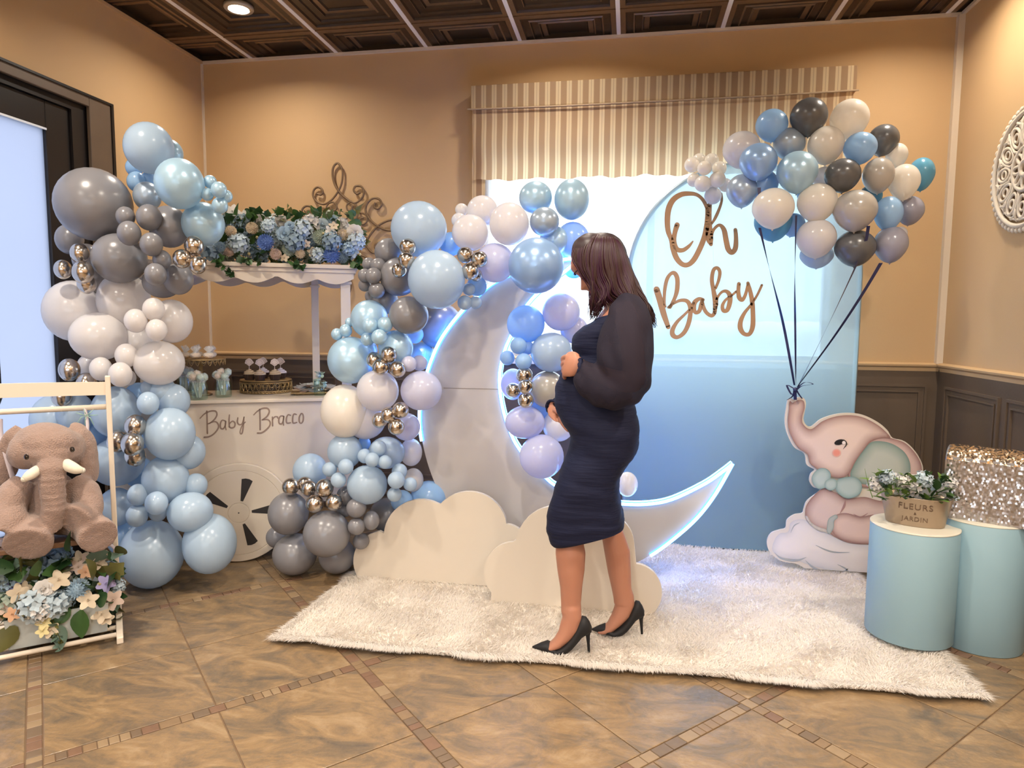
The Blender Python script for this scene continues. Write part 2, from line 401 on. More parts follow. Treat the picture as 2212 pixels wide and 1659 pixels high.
rp_ = [(y2-(pw+gp)*k, y1-(pw+gp)*k) for k in range(int((y1-YF)/(pw+gp)))]
wainscot(wall_right, 1, YF, YB-.012, XR, -1, rp_)
wainscot(wall_left, 1, YF, DY0-.15, XL, 1, [(YF+.1, YF+1.1), (YF+1.2, YF+2.2)]); wainscot(wall_left, 1, DY1+.15, YB-.012, XL, 1, [(DY1+.22, YB-.1)])
rails(6, 0, XL, XR, YB, -1, 'back'); rails(7, 1, YF, YB-.034, XR, -1, 'right')
B = MB(); 
# ---- door with frosted glass
def frost():
    m = bpy.data.materials.new('frosted_glass'); m.use_nodes = True; t = m.node_tree; L = t.links.new; t.nodes.remove(t.nodes['Principled BSDF'])
    tr = t.nodes.new('ShaderNodeBsdfTranslucent'); tr.inputs[0].default_value = (.44,.455,.52,1)
    gl = t.nodes.new('ShaderNodeBsdfGlossy'); gl.inputs[0].default_value = (.8,.85,.9,1); gl.inputs['Roughness'].default_value = .35
    ms = t.nodes.new('ShaderNodeMixShader'); ms.inputs[0].default_value = .06; L(tr.outputs[0], ms.inputs[1]); L(gl.outputs[0], ms.inputs[2]); L(ms.outputs[0], t.nodes['Material Output'].inputs[0]); return m
m_frost = frost()
b = MB()
b.box((XL-.07, 3.05, 0), (XL-.02, 3.20, 2.40)); b.box((XL-.07, 1.45, 0), (XL-.02, 1.62, 2.40)); b.box((XL-.07, 1.62, 2.26), (XL-.02, 3.05, 2.40)); b.box((XL-.07, 1.62, 0), (XL-.02, 3.05, .25))
door = struct(b, 'door_1', m_dark); bevel(door, .004)
b = MB(); b.box((XL-.05, 1.62, .25), (XL-.04, 3.05, 2.26)); b.build('glass_pane', m_frost, door)
m_edge = mat('bright_bead', (.75,.80,.88), .3)
b = MB(); b.box((XL-.021, 1.62, 2.252), (XL-.015, 3.05, 2.262)); b.build('glazing_bead', m_edge, door)
b = MB(); b.box((XL-T, 3.20, 0), (XL-.005, DY1, 2.45)); b.box((XL-T, DY0, 0), (XL-.005, 1.45, 2.45)); b.box((XL-T, 1.45, 2.40), (XL-.005, 3.20, 2.45)); b.build('jamb', m_dark, door)
b = MB(); b.box((XL, DY1-.015, 0), (XL+.022, 3.46, 2.5)); b.box((XL, DY0-.15, 0), (XL+.022, DY0+.015, 2.5)); b.box((XL, DY0+.015, 2.44), (XL+.022, DY1-.015, 2.5)); o = b.build('casing', m_brown, door); bevel(o, .004)
b = MB(); b.box((XL+.0225, 3.445, 0), (XL+.03, 3.462, 2.502)); b.box((XL+.0225, DY0-.15, 2.49), (XL+.03, 3.445, 2.502)); b.build('casing_bead', m_dark, door)
hy = onx(-6, 800, XL+.06).y
b = MB(); b.tube([(XL-.02, hy, .90), (XL+.05, hy, .91), (XL+.058, hy, .93), (XL+.058, hy, 1.17), (XL+.05, hy, 1.19), (XL-.02, hy, 1.20)], .014, 10); b.build('door_handle', m_dark, door, True)
# ---- window with frame, glass, sheer curtain
b = MB()
fwid = .045
b.box((WX0, YB+.05, WZ0), (WX0+fwid, YB+.10, WZ1)); b.box((WX1-fwid, YB+.05, WZ0), (WX1, YB+.10, WZ1)); b.box((WX0+fwid, YB+.05, WZ0), (WX1-fwid, YB+.10, WZ0+fwid)); b.box((WX0+fwid, YB+.05, WZ1-fwid), (WX1-fwid, YB+.10, WZ1))
b.box((.10, YB+.05, WZ0+fwid), (.14, YB+.10, WZ1-fwid))
win = struct(b, 'window_1', m_white)
def glassm():
    m = bpy.data.materials.new('clear_glass'); m.use_nodes = True; t = m.node_tree; L = t.links.new; t.nodes.remove(t.nodes['Principled BSDF'])
    tr = t.nodes.new('ShaderNodeBsdfTransparent'); tr.inputs[0].default_value = (.97,.98,.98,1); gl = t.nodes.new('ShaderNodeBsdfGlossy'); gl.inputs['Roughness'].default_value = .02
    ms = t.nodes.new('ShaderNodeMixShader'); ms.inputs[0].default_value = .05; L(tr.outputs[0], ms.inputs[1]); L(gl.outputs[0], ms.inputs[2]); L(ms.outputs[0], t.nodes['Material Output'].inputs[0]); return m
m_glass = glassm()
for x0_, x1_ in ((WX0+fwid, .10), (.14, WX1-fwid)):
    b = MB(); b.box((x0_, YB+.072, WZ0+fwid), (x1_, YB+.078, WZ1-fwid)); b.build('glass_pane', m_glass, win)
b = MB(); b.box((WX0-.03, YB-.045, WZ0-.028), (WX1+.03, YB+.05, WZ0)); b.build('sill', m_white, win)
m_sheer = mat('sheer_white', (.85,.87,.88), .8, transl=.75, alpha=.72)
v = []; f = []; n = 200
for i in range(n+1):
    x = WX0+.02+(WX1-WX0-.04)*i/n; y = YB-.012+.010*math.sin(i*.62)+.004*math.sin(i*1.9)
    zb = 1.31+.010*abs(math.sin(i*.31))
    v += [(x, y, zb), (x, y, WZ1-.02)]
f = [(2*i, 2*i+2, 2*i+3, 2*i+1) for i in range(n)]
o = link('sheer_curtain', pymesh('sheer_curtain', v, f, m_sheer, True)); tag(o, 'sheer white curtain hanging in the bright window behind the blue panel', 'curtain')
for x0_, x1_ in ((-1.9, -.52), (-.48, .9)):
    pass
b = MB(); b.box((-1.9, YF-.10, .95), (-1.86, YF-.05, 2.35)); b.box((.86, YF-.10, .95), (.9, YF-.05, 2.35)); b.box((-1.86, YF-.10, .95), (.86, YF-.05, .99)); b.box((-1.86, YF-.10, 2.31), (.86, YF-.05, 2.35)); b.box((-.52, YF-.10, .99), (-.48, YF-.05, 2.31))
win2 = struct(b, 'window_2', m_white)
for x0_, x1_ in ((-1.86, -.52), (-.48, .86)):
    b = MB(); b.box((x0_, YF-.078, .99), (x1_, YF-.072, 2.31)); b.build('glass_pane', m_glass, win2)
# ---- striped shade and valance
def stripes():
    m = bpy.data.materials.new('striped_fabric'); m.use_nodes = True; t = m.node_tree; L = t.links.new; b = t.nodes['Principled BSDF']
    tcn = t.nodes.new('ShaderNodeTexCoord'); sp = t.nodes.new('ShaderNodeSeparateXYZ'); L(tcn.outputs['Object'], sp.inputs[0])
    a = t.nodes.new('ShaderNodeMath'); a.operation = 'MULTIPLY_ADD'; a.inputs[1].default_value = 1/.0662; a.inputs[2].default_value = 100.15; L(sp.outputs[0], a.inputs[0])
    fr = t.nodes.new('ShaderNodeMath'); fr.operation = 'FRACT'; L(a.outputs[0], fr.inputs[0])
    r = t.nodes.new('ShaderNodeValToRGB'); r.color_ramp.interpolation = 'CONSTANT'; e = r.color_ramp.elements
    tan, cre = (.47,.315,.185,1), (.78,.63,.40,1)
    e[0].position = 0; e[0].color = cre; e[1].position = .20; e[1].color = (.58,.44,.28,1)
    for p_, c_ in ((.26, cre), (.46, tan)): x = e.new(p_); x.color = c_
    L(fr.outputs[0], r.inputs[0]); L(r.outputs[0], b.inputs['Base Color']); b.inputs['Roughness'].default_value = .85
    tr = t.nodes.new('ShaderNodeBsdfTranslucent'); L(r.outputs[0], tr.inputs[0]); ms = t.nodes.new('ShaderNodeMixShader'); ms.inputs[0].default_value = .56
    L(b.outputs[0], ms.inputs[1]); L(tr.outputs[0], ms.inputs[2]); L(ms.outputs[0], t.nodes['Material Output'].inputs[0]); return m
m_str = stripes()
VY = 4.20
vx0, vx1 = at(1017, 200, VY).x, at(1853, 150, VY).x
zt = 2.757; zf = at(1013, 240, VY).z*.5+at(1855, 193, VY).z*.5; zb = at(1150, 388, VY+.02).z
b = MB(); b.box((vx0, VY, zf), (vx1, YB, zt)); shade = b.build('window_shade', m_str); bevel(shade, .006)
tag(shade, 'tan and cream striped fabric shade with boxed header over the window', 'window shade')
v = []; f = []; n = 120
for i in range(n+1):
    x = vx0+.012+(vx1-vx0-.024)*i/n
    for k in range(9):
        z = zf+.002+(zb-zf)*k/8 + (.006*math.sin(i*.35)+.004*math.sin(i*.9))*(k/8)
        v.append((x, VY+.012+.006*math.sin(i*.8+k*.3)*(k/8)+.006*math.sin(k*1.2), z))
f = [(i*9+k, (i+1)*9+k, (i+1)*9+k+1, i*9+k+1) for i in range(n) for k in range(8)]
o = link('hanging_cloth', pymesh('hanging_cloth', v, f, m_str, True), shade)
b = MB(); xs1 = at(1046, 300, VY).x; b.box((vx0+.004, VY+.022, at(1035, 470, VY).z), (xs1, VY+.030, zf+.02)); b.build('side_strip', m_str, shade)
b = MB(); b.tube([(vx0-.02, VY-.004, zf), (vx0+.6, VY-.006, zf-.006), (vx1-.5, VY-.006, zf-.004), (vx1+.01, VY-.004, zf+.004)], .005, 6); b.build('cord', mat('shade_cord', (.34,.24,.15), .7), shade)
class Plane:
    """vertical plane through P0, running along ux; n points away from the camera"""
    def __init__(s, x, y, deg): a = math.radians(deg); s.P = Vector((x, y, 0)); s.u = Vector((math.cos(a), math.sin(a), 0)); s.n = Vector((-math.sin(a), math.cos(a), 0)); s.a = a
    def hit(s, px, py, t=0.0):
        d = ray(px, py); o = Vector((0, 0, CH)); k = ((s.P + s.n*t - o).dot(s.n))/d.dot(s.n); return o + d*k
    def loc(s, a, t, z=0.0): return s.P + s.u*a + s.n*t + Vector((0, 0, z))
    def sc(s, v): return (v-s.P).dot(s.u)
    def mtx(s): return Matrix.Translation(s.P) @ Matrix.Rotation(s.a, 4, 'Z')
# ================================================================== BIG BOARDS
m_board = mat('white_board', (.47,.435,.42), .42, noise_amt=.015)
m_bedge = mat('board_edge', (.86,.80,.70), .4)
# ---- light blue arch panel
m_panel = bpy.data.materials.new('blue_stretch_fabric'); m_panel.use_nodes = True
t = m_panel.node_tree; b_ = t.nodes['Principled BSDF']; b_.inputs['Base Color'].default_value = (.35,.56,.62,1); b_.inputs['Roughness'].default_value = .6
tr = t.nodes.new('ShaderNodeBsdfTranslucent'); tr.inputs[0].default_value = (.56,.74,.84,1); tp = t.nodes.new('ShaderNodeBsdfTransparent'); tp.inputs[0].default_value = (.64,.78,.88,1)
m1 = t.nodes.new('ShaderNodeMixShader'); m1.inputs[0].default_value = .5; m2 = t.nodes.new('ShaderNodeMixShader'); m2.inputs[0].default_value = .22
t.links.new(b_.outputs[0], m1.inputs[1]); t.links.new(tr.outputs[0], m1.inputs[2]); t.links.new(m1.outputs[0], m2.inputs[1]); t.links.new(tp.outputs[0], m2.inputs[2]); t.links.new(m2.outputs[0], t.nodes['Material Output'].inputs[0])
PX, PR, PZ, PY = .607, .618, 1.545, 3.93
outl = [(PX-PR, .0), (PX-PR, PZ)]+[(PX-PR*math.cos(PI*k/40), PZ+PR*math.sin(PI*k/40)) for k in range(1, 40)]+[(PX+PR, PZ), (PX+PR, .0)]
panel = empty('backdrop_panel', (PX, PY, 0), 'light blue round-topped fabric backdrop panel behind the gold lettering', 'backdrop')
v = [(x-PX, -.012, z+.012) for x, z in outl]+[(x-PX, .030, z+.012) for x, z in outl]; n = len(outl)
o = link('fabric_cover', pymesh('fabric_cover', [p for p in v[:n]], [tuple(range(n))], m_panel), panel)
B = MB(); B.tube([(x-PX, .012, z+.014) for x, z in outl], (.013), 8, closed=True); o = B.build('tube_frame', mat('frame_grey_blue', (.33,.42,.48), .4, metal=.3), panel, True)
# ---- crescent moon with blue neon edge
MY = 3.27
outer = [(1262,556),(1205,563),(1150,575),(1105,592),(1063,613),(1030,641),(1000,671),(970,708),(947,745),(925,800),(911,856),(907,905),(912,952),(926,1008),(948,1062),(980,1112),(1020,1157),(1070,1194),(1130,1224),(1200,1241),(1280,1243),(1350,1226),(1405,1199),(1455,1163),(1505,1118),(1545,1066),(1582,1001)]
inner = [(1582,1001),(1560,1018),(1520,1045),(1450,1078),(1395,1088),(1339,1087),(1280,1080),(1236,1065),(1198,1046),(1180,1031),(1150,1004),(1122,968),(1107,941),(1092,900),(1083,859),(1080,820),(1083,790),(1092,755),(1104,727),(1120,692),(1142,656),(1175,622),(1217,590),(1240,571),(1262,556)]
oc = cr(outer, 5); ic = cr(inner, 5)
loop = oc[:-1]+ic[:-1]
w3 = lambda p, d=0.: (lambda q: Vector((q.x, q.y+d, max(q.z, .033))))(at(p[0], p[1], MY))
P3 = [w3(p) for p in loop]
moon = empty('crescent_moon', (w3((1250,1242)).x, MY, .03), 'large white crescent moon board with a glowing blue neon edge', 'moon decoration')
org = moon.location
seam_z = at(1000, 839, MY).z
up_ = [p for p in P3]
v, f = slab(P3, lambda p: p-org, lambda p: p-org+Vector((0,.030,0)))
o = link('board', pymesh('board', v, f, m_board), moon)
zs = seam_z-org.z
bm = bmesh.new(); bm.from_mesh(o.data); bmesh.ops.triangulate(bm, faces=[q for q in bm.faces if len(q.verts) > 4]); bm.to_mesh(o.data); bm.free()
B = MB(); a1_, a2_ = at(950, 838, MY), at(1085, 842, MY); B.box((a1_.x-org.x+.02, -.0012, zs-.0012), (a2_.x-org.x-.005, .0, zs+.0012)); B.build('seam', mat('seam_dark', (.20,.16,.13), .8), moon)
m_neon = mat('neon_blue', (.05,.25,1.0), .3, emit=58)
m_neonb = mat('neon_sleeve_blue', (.05,.32,1.0), .3, emit=5)
m_neoncore = mat('neon_core', (.60,.84,1.0), .3, emit=7)
def neon(path):
    q = [w3(p, -.012)-org for p in path]
    B = MB(); B.tube(q, .0070, 8); B.build('neon_tube', m_neoncore, moon, True)
    B = MB(); B.tube([p+Vector((0,.010,0)) for p in q], .0115, 8); B.build('neon_sleeve', m_neonb, moon, True)
    B = MB(); B.tube([p+Vector((0,.050,0)) for p in q], .006, 6); B.build('led_strip', m_neon, moon, True)
neon([p for p in oc if p[1] < 953 and p[0] < 1263]); neon([p for p in oc if p[0] > 1404 and p[1] < 1200]); neon(ic)
# ---- clouds
def cloud(name, pts, Y, label, th=.022):
    c = cr(pts, 10); P = [at(x, y, Y) for x, y in c]
    P = [Vector((p.x, Y, max(p.z, .012))) for p in P]
    org = Vector((sum(p.x for p in P)/len(P), Y, .012))
    v, f = slab(P, lambda p: p-org, lambda p: p-org+Vector((0, th, 0)))
    o = link(name, pymesh(name, v, f, [m_board2]), None); o.location = org; tag(o, label, 'cloud decoration', 'cloud boards')
    B = MB(); B.box((-.012, th, .0), (.012, th+.012, .28)); B.box((-.012, th, 0), (.012, th+.17, .012)); B.build('prop_foot', m_board, o)
    return o
m_board2 = mat('cream_white_board', (.64,.57,.48), .38, noise_amt=.01)
def arcs(lst):
    """list of (cx,cy,r,a0,a1) degrees, y down"""
    res = []
    for cx, cy, r, a0, a1 in lst:
        n = 14
        for k in range(n+1): a = math.radians(a0+(a1-a0)*k/n); res.append((cx+r*math.cos(a), cy-r*math.sin(a)))
    return res
def cloudpoly(name, pts, Y, label):
    P = [Vector((at(x, y, Y).x, Y, max(at(x, y, Y).z, .012))) for x, y in pts]
    org = Vector((sum(p.x for p in P)/len(P), Y, .012)); th = .022
    v, f = slab(P, lambda p: p-org, lambda p: p-org+Vector((0, th, 0)))
    o = empty(name, org, label, 'cloud decoration', 'white cloud boards')
    bd = link('board', pymesh('board', v, f, m_board2), o)
    cx = sum(p.x for p in P)/len(P)-org.x
    B = MB(); B.box((cx-.012, th, .0), (cx+.012, th+.010, .28)); B.box((cx-.012, th+.010, 0), (cx+.012, th+.14, .012)); B.build('prop_foot', m_board, o)
# first cloud: left lobe, big middle lobes, right lobe
c1 = arcs([(828,1212,65,228,98)])+arcs([(908,1158,79,176,62)])+arcs([(1012,1146,84,138,18)])+arcs([(1090,1182,50,86,-60)])+[(1118,1270),(790,1270)]
cloudpoly('cloud_board', c1, 3.10, 'white cloud cutout left of the woman, in front of the moon')
c2 = arcs([(1110,1236,65,222,92)])+arcs([(1202,1182,89,170,48)])+arcs([(1300,1178,70,112,8)])+arcs([(1368,1280,62,84,-48)])+[(1398,1345),(1060,1345)]
cloudpoly('cloud_board', c2, 2.93, 'white cloud cutout behind the legs of the woman')
# ---- gold lettering "Oh Baby"
m_goldl = mat('gold_foil', (.42,.24,.115), .38, metal=.35)
LY = PY-.05
def T2(px0, py0, s):       # crop coords -> photo px
    return lambda x, y, d: (lambda q: Vector((q.x, q.y+d, q.z)))(at(px0+x/s, py0+y/s, LY))
tf = T2(1350, 380, 4.366)
word1 = [ # O
 [(640,618,6),(600,665,13),(545,700,16),(490,690,18),(462,620,19),(470,540,18),(492,462,20)],
 [(775,300,14),(735,225,13),(680,178,13),(610,166,16),(530,175,19),(455,225,21),(412,310,22),(400,420,21),(408,520,19),(436,600,17),(455,690,20),(490,780,20),(545,835,18),(600,835,18),(650,790,20),(700,700,20),(745,590,20),(770,480,20),(778,380,17),(775,300,14)],
 # h
 [(912,165,6),(914,230,9),(890,310,11),(855,390,12),(820,450,8)],
 [(797,275,18),(790,400,22),(793,520,26),(800,600,26),(812,645,14)],
 [(812,600,14),(822,540,12),(850,490,11),(895,464,12),(935,510,18),(955,610,20),(975,690,20),(1010,722,18),(1042,680,19),(1048,590,16),(1042,508,14)]]
word2 = [ # B
 [(298,1070,23),(330,1170,24),(365,1300,22),(408,1425,17)],
 [(385,1235,6),(372,1190,10),(375,1080,13),(395,980,14),(430,925,13),(468,918,16),(494,970,17),(492,1070,17),(470,1150,14),(425,1240,12)],
 [(410,1240,10),(455,1205,10),(520,1175,12),(580,1178,15),(612,1220,17),(618,1290,17),(600,1390,17),(560,1475,16),(500,1520,14),(455,1505,18),(448,1455,17),(490,1380,13),(560,1310,10),(625,1245,9)],
 # a
 [(738,1168,12),(700,1160,14),(660,1190,18),(648,1240,18),(665,1288,14),(700,1275,15),(718,1220,16),(730,1175,14)],
 [(625,1245,8),(648,1200,10)],
 [(728,1180,13),(742,1240,14),(770,1290,14),(815,1318,14),(845,1290,14),(852,1200,18)],
 # b
 [(848,1290,13),(853,1180,20),(835,1080,16),(820,980,15),(835,890,14),(870,868,13),(895,905,13),(885,980,12),(855,1060,10)],
 [(860,1215,16),(872,1150,10),(915,1095,10),(960,1090,14),(990,1130,18),(988,1200,18),(965,1265,16),(930,1270,15),(920,1225,13),(950,1170,10),(1010,1125,9)],
 # y
 [(1005,1130,8),(1050,1090,9)],
 [(1075,1018,14),(1070,1090,15),(1080,1150,17),(1110,1168,14),(1140,1110,12),(1160,1015,9)],
 [(1160,1010,12),(1180,1080,15),(1200,1180,17),(1208,1300,17),(1205,1420,18),(1175,1490,15),(1125,1490,15),(1090,1440,19),(1092,1370,17),(1130,1290,13),(1190,1215,10),(1250,1120,9),(1292,1030,9)]]
for nm, wd, lab in (('lettering', word1, 'gold script word Oh hanging on the blue backdrop'), ('lettering', word2, 'gold script word Baby hanging below the word Oh')):
    e = empty(nm, at(1350+700/4.366, 380+(500 if wd is word1 else 1200)/4.366, LY), lab, 'lettering', 'gold lettering')
    o = strokes_mesh('letters', [[(x, y, hw_*1.28) for x, y, hw_ in s_] for s_ in wd], tf, .006, m_goldl, e)
    for vv in o.data.vertices: vv.co -= e.location
    B = MB()
    for a, b2 in ([((625,170),(650,-80)),((800,165),(795,-60))] if wd is word1 else [((450,915),(480,815)),((838,870),(830,660))]):
        B.tube([tf(*a, .003)-e.location, tf(*b2, .003)-e.location], .0005, 4)
    B.build('hanging_thread', mat('thread', (.55,.6,.65), .5), e)
# ================================================================== BALLOONS
COL = {
 'G': ('grey', mat('latex_grey', (.225,.222,.24), .27, transl=.10, spec=.6)),
 'D': ('dark grey', mat('latex_dark_grey', (.105,.105,.11), .26, transl=.04, spec=.6)),
 'S': ('chrome silver', mat('chrome_silver', (.58,.52,.46), .20, metal=1)),
 'W': ('white', mat('latex_white', (.82,.79,.78), .20, transl=.42, spec=.6)),
 'B': ('pale blue', mat('latex_pale_blue', (.52,.66,.80), .24, transl=.36, spec=.6)),
 'U': ('sky blue', mat('latex_sky_blue', (.40,.63,.89), .24, transl=.36, spec=.6)),
 'P': ('pearl blue', mat('pearl_blue', (.50,.72,.87), .30, metal=.25, transl=.22, spec=.8)),
 'Q': ('silver blue', mat('pearl_silver_blue', (.42,.52,.64), .30, metal=.35, transl=.14, spec=.8)),
 'R': ('deep pearl blue', mat('pearl_deep_blue', (.36,.56,.86), .28, metal=.28, transl=.2, spec=.8)),
 'A': ('aqua blue', mat('latex_aqua', (.14,.42,.60), .26, transl=.3, spec=.6)),
 'C': ('cream white', mat('latex_cream', (.90,.85,.77), .22, transl=.38, spec=.6)),
 'L': ('lilac white', mat('latex_lilac_white', (.70,.70,.82), .22, transl=.42, spec=.6)),
 'K': ('silvery beige', mat('latex_silver_beige', (.46,.43,.39), .22, transl=.12, spec=.7)),
 'V': ('lilac grey', mat('latex_lilac_grey', (.36,.36,.44), .24, transl=.2, spec=.6)),
}
def balloon_mesh():
    n, pr = 32, []
    for k in range(1, 20):
        a = PI*k/20.; r = math.sin(a); z = math.cos(a)
        if z < -.2: tt = (-z-.2)/.8; r *= 1-.10*tt; z -= .10*tt*tt
        pr.append((r, z))
    pr = [(.001, 1.)]+pr+[(.075,-1.11),(.035,-1.13),(.03,-1.15),(.05,-1.175),(.04,-1.18),(.001,-1.17)]
    B = MB(); B.lathe(pr, n); return pymesh('balloon', B.v, B.f, None, True)
BMESH = balloon_mesh(); BMESH.materials.append(COL['W'][1])
def place_balloon(spec, base, group, pend=False):
    head, where = spec.split('|'); p = head.split(); code = p[-1] if p[-1] in COL else p[-2]; dd = 0.
    nums = []
    for q in p:
        if q in COL: continue
        if q[0] in '@': dd = float(q[1:])/100; continue
        nums.append(float(q))
    px, py, rx = nums[:3]; ry = nums[3] if len(nums) > 3 else rx
    c = at(px, py, base+dd); tx = (px-IW/2)/F; ty = (py-IH/2)/F
    R1 = rx*mpp(c)/math.sqrt(1+tx*tx); R2 = ry*mpp(c)/math.sqrt(1+ty*ty); R3 = (R1+R2)/2
    if c.z-R2 < .004: c.z = R2+.004
    if c.x-R1 < XL+.01: c.x = XL+.01+R1
    if c.x+R1 > XR-.01: c.x = XR-.01-R1
    o = bpy.data.objects.new('balloon', BMESH); C.objects.link(o)
    o.material_slots[0].link = 'OBJECT'; o.material_slots[0].material = COL[code][1]
    rr = max(rx, ry); size = 'tiny' if rr < 16 else 'small' if rr < 28 else 'medium' if rr < 45 else 'large'
    if pend:
        R2 *= .95; o.scale = (R1, R3, R2); o.rotation_euler = (random.uniform(-.25,.25), random.uniform(-.3,.3), random.uniform(0,6)) if rx == ry else (0, 0, 0); c.z += .03*R2
    else:
        o.scale = (R1, R2, R3); d = (c-Vector((0,0,CH))).normalized()
        o.rotation_euler = (-d).to_track_quat('Z', 'Y').to_euler()
    o.location = c
    tag(o, '%s %s balloon %s' % (size, COL[code][0], where.strip()), 'balloon', group)
    return o
LEFT = """
322 320 57 B @-2|crowning the top of the left garland
366 331 31 P @8|peeking out right of the topmost balloon of the left garland
388 397 56 P @-10|overlapping the topmost balloon of the left garland, lower right
439 484 48 P @4|where the left garland meets the roof flowers
290 362 20 U @10|tucked under the left side of the topmost balloon
296 393 23 U @6|under the topmost balloon, above the biggest grey one
322 388 18 U @10|between topmost balloon and the pearl one
318 424 32 Q @4|squeezed between biggest grey and big pearl balloon
454 393 15 P @-2|upper left of the pearl cluster above the roof flowers
448 420 14 P @-6|lower left of the pearl cluster above the roof flowers
473 410 18 P @-8|front of the pearl cluster above the roof flowers
489 424 14 P @-2|right end of the pearl cluster above the roof flowers
475 444 18 P @-4|bottom of the pearl cluster, touching the roof flowers
203 442 89 80 G @-4|biggest of all, upper part of left garland beside the glass door
150 517 33 G @10|half hidden below left of the biggest grey balloon
188 560 34 G @10|hidden behind the chrome cluster beside the glass door
366 490 46 G @2|right of centre in the grey part of the left garland
322 470 29 G @-10|upper middle of the grey cluster in the left garland
271 468 22 G @-12|left of the grey cluster, against the biggest balloon
279 504 27 G @-18|lying on the lower right of the biggest grey balloon
327 528 26 G @-16|centre of the grey cluster, between two large grey ones
350 561 21 G @-10|lower right in the grey cluster
336 593 25 G @-16|bottom front of the grey cluster
258 558 63 54 G @-6|low in the grey part, directly above the white balloons
385 603 34 G @0|lower right edge of the grey part, below the roof end
350 610 44 34 G @3|dipping into the white balloons under the grey cluster
215 602 34 G @6|behind the lower chrome balloons by the door
172 547 22 S @-14|top of the chrome cluster beside the glass door
136 582 21 S @-12|left end of the chrome cluster beside the glass door
179 588 25 S @-18|front of the chrome cluster beside the glass door
187 613 22 S @-12|bottom of the chrome cluster beside the glass door
419 531 22 S @-8|top of the chrome trio at the cart roof end
393 559 21 S @-12|left of the chrome trio at the cart roof end
427 572 20 S @-10|bottom of the chrome trio at the cart roof end
160 672 71 66 W @2|far left of the white part, against the glass door
268 650 61 W @4|upper middle of the white part, under the grey ones
371 694 47 W @2|right edge of the white part of the left garland
300 738 42 W @6|behind the small white trio in the left garland
332 668 25 W @-12|top of the white trio in the left garland
293 693 26 W @-16|left of the white trio in the left garland
338 713 24 W @-14|right of the white trio in the left garland
213 727 66 52 W @-8|front left of the white part of the left garland
344 784 57 48 W @-4|lower right of the white part, beside wrapped treats
273 768 26 W @-12|between the two lowest large white balloons on the left
218 797 26 W @-14|left of the low white pair above the swing bar
260 809 27 W @-18|right of the low white pair above the swing bar
190 790 24 W @4|half hidden behind the low white pair
278 816 17 W @-4|peeking under the low white pair
150 799 25 S @-12|above the swing top board, by the door
187 829 24 S @-14|right behind the swing top board
133 856 24 S @-12|between swing top board and dowel
118 908 56 B @-2|far left behind the swing frame
163 892 44 B @-4|behind the swing dowel near the door
250 890 56 B @-4|behind the right swing post, upper
205 925 38 U @8|deep behind the plush elephant head
300 860 34 U @8|in the gap under the white balloons of the left garland
318 838 16 B @-4|tiny peak beside the white balloons
352 846 31 B @0|upper right of the blue part in the left garland
375 866 37 B @2|against the left end of the cart top
320 871 25 B @-14|lone accent on the right of the swing post
367 937 57 B @-6|beside the words on the cart front
407 976 38 B @4|touching the cart front below the words
253 998 62 52 B @-2|behind the right swing post, lower
300 940 32 U @9|deep behind the chrome cluster by the swing post
358 1036 53 B @-4|just above the lower small blue cluster
300 1020 34 U @8|in the dark gap above the lower small cluster
292 920 25 S @-16|top of the chrome cluster right of the swing post
254 953 25 S @-14|left of the chrome cluster right of the swing post
286 959 26 S @-22|front of the chrome cluster right of the swing post
292 984 24 S @-14|bottom of the chrome cluster right of the swing post
423 1048 26 B @2|between the left garland and the cart wheel
252 1095 42 B @0|low behind the swing post
298 1069 24 B @-14|top left of the lowest small cluster
296 1114 25 B @-14|bottom left of the lowest small cluster
341 1106 21 B @-8|bottom right of the lowest small cluster
338 1087 26 B @-18|top right of the lowest small cluster
411 1106 51 44 B @-6|in front of the cart wheel, upper
453 1174 60 66 B @0|on the floor in front of the cart wheel
328 1202 73 75 B @-4|on the floor at the foot of the swing
268 1160 40 U @8|dark gap behind the swing foot
"""
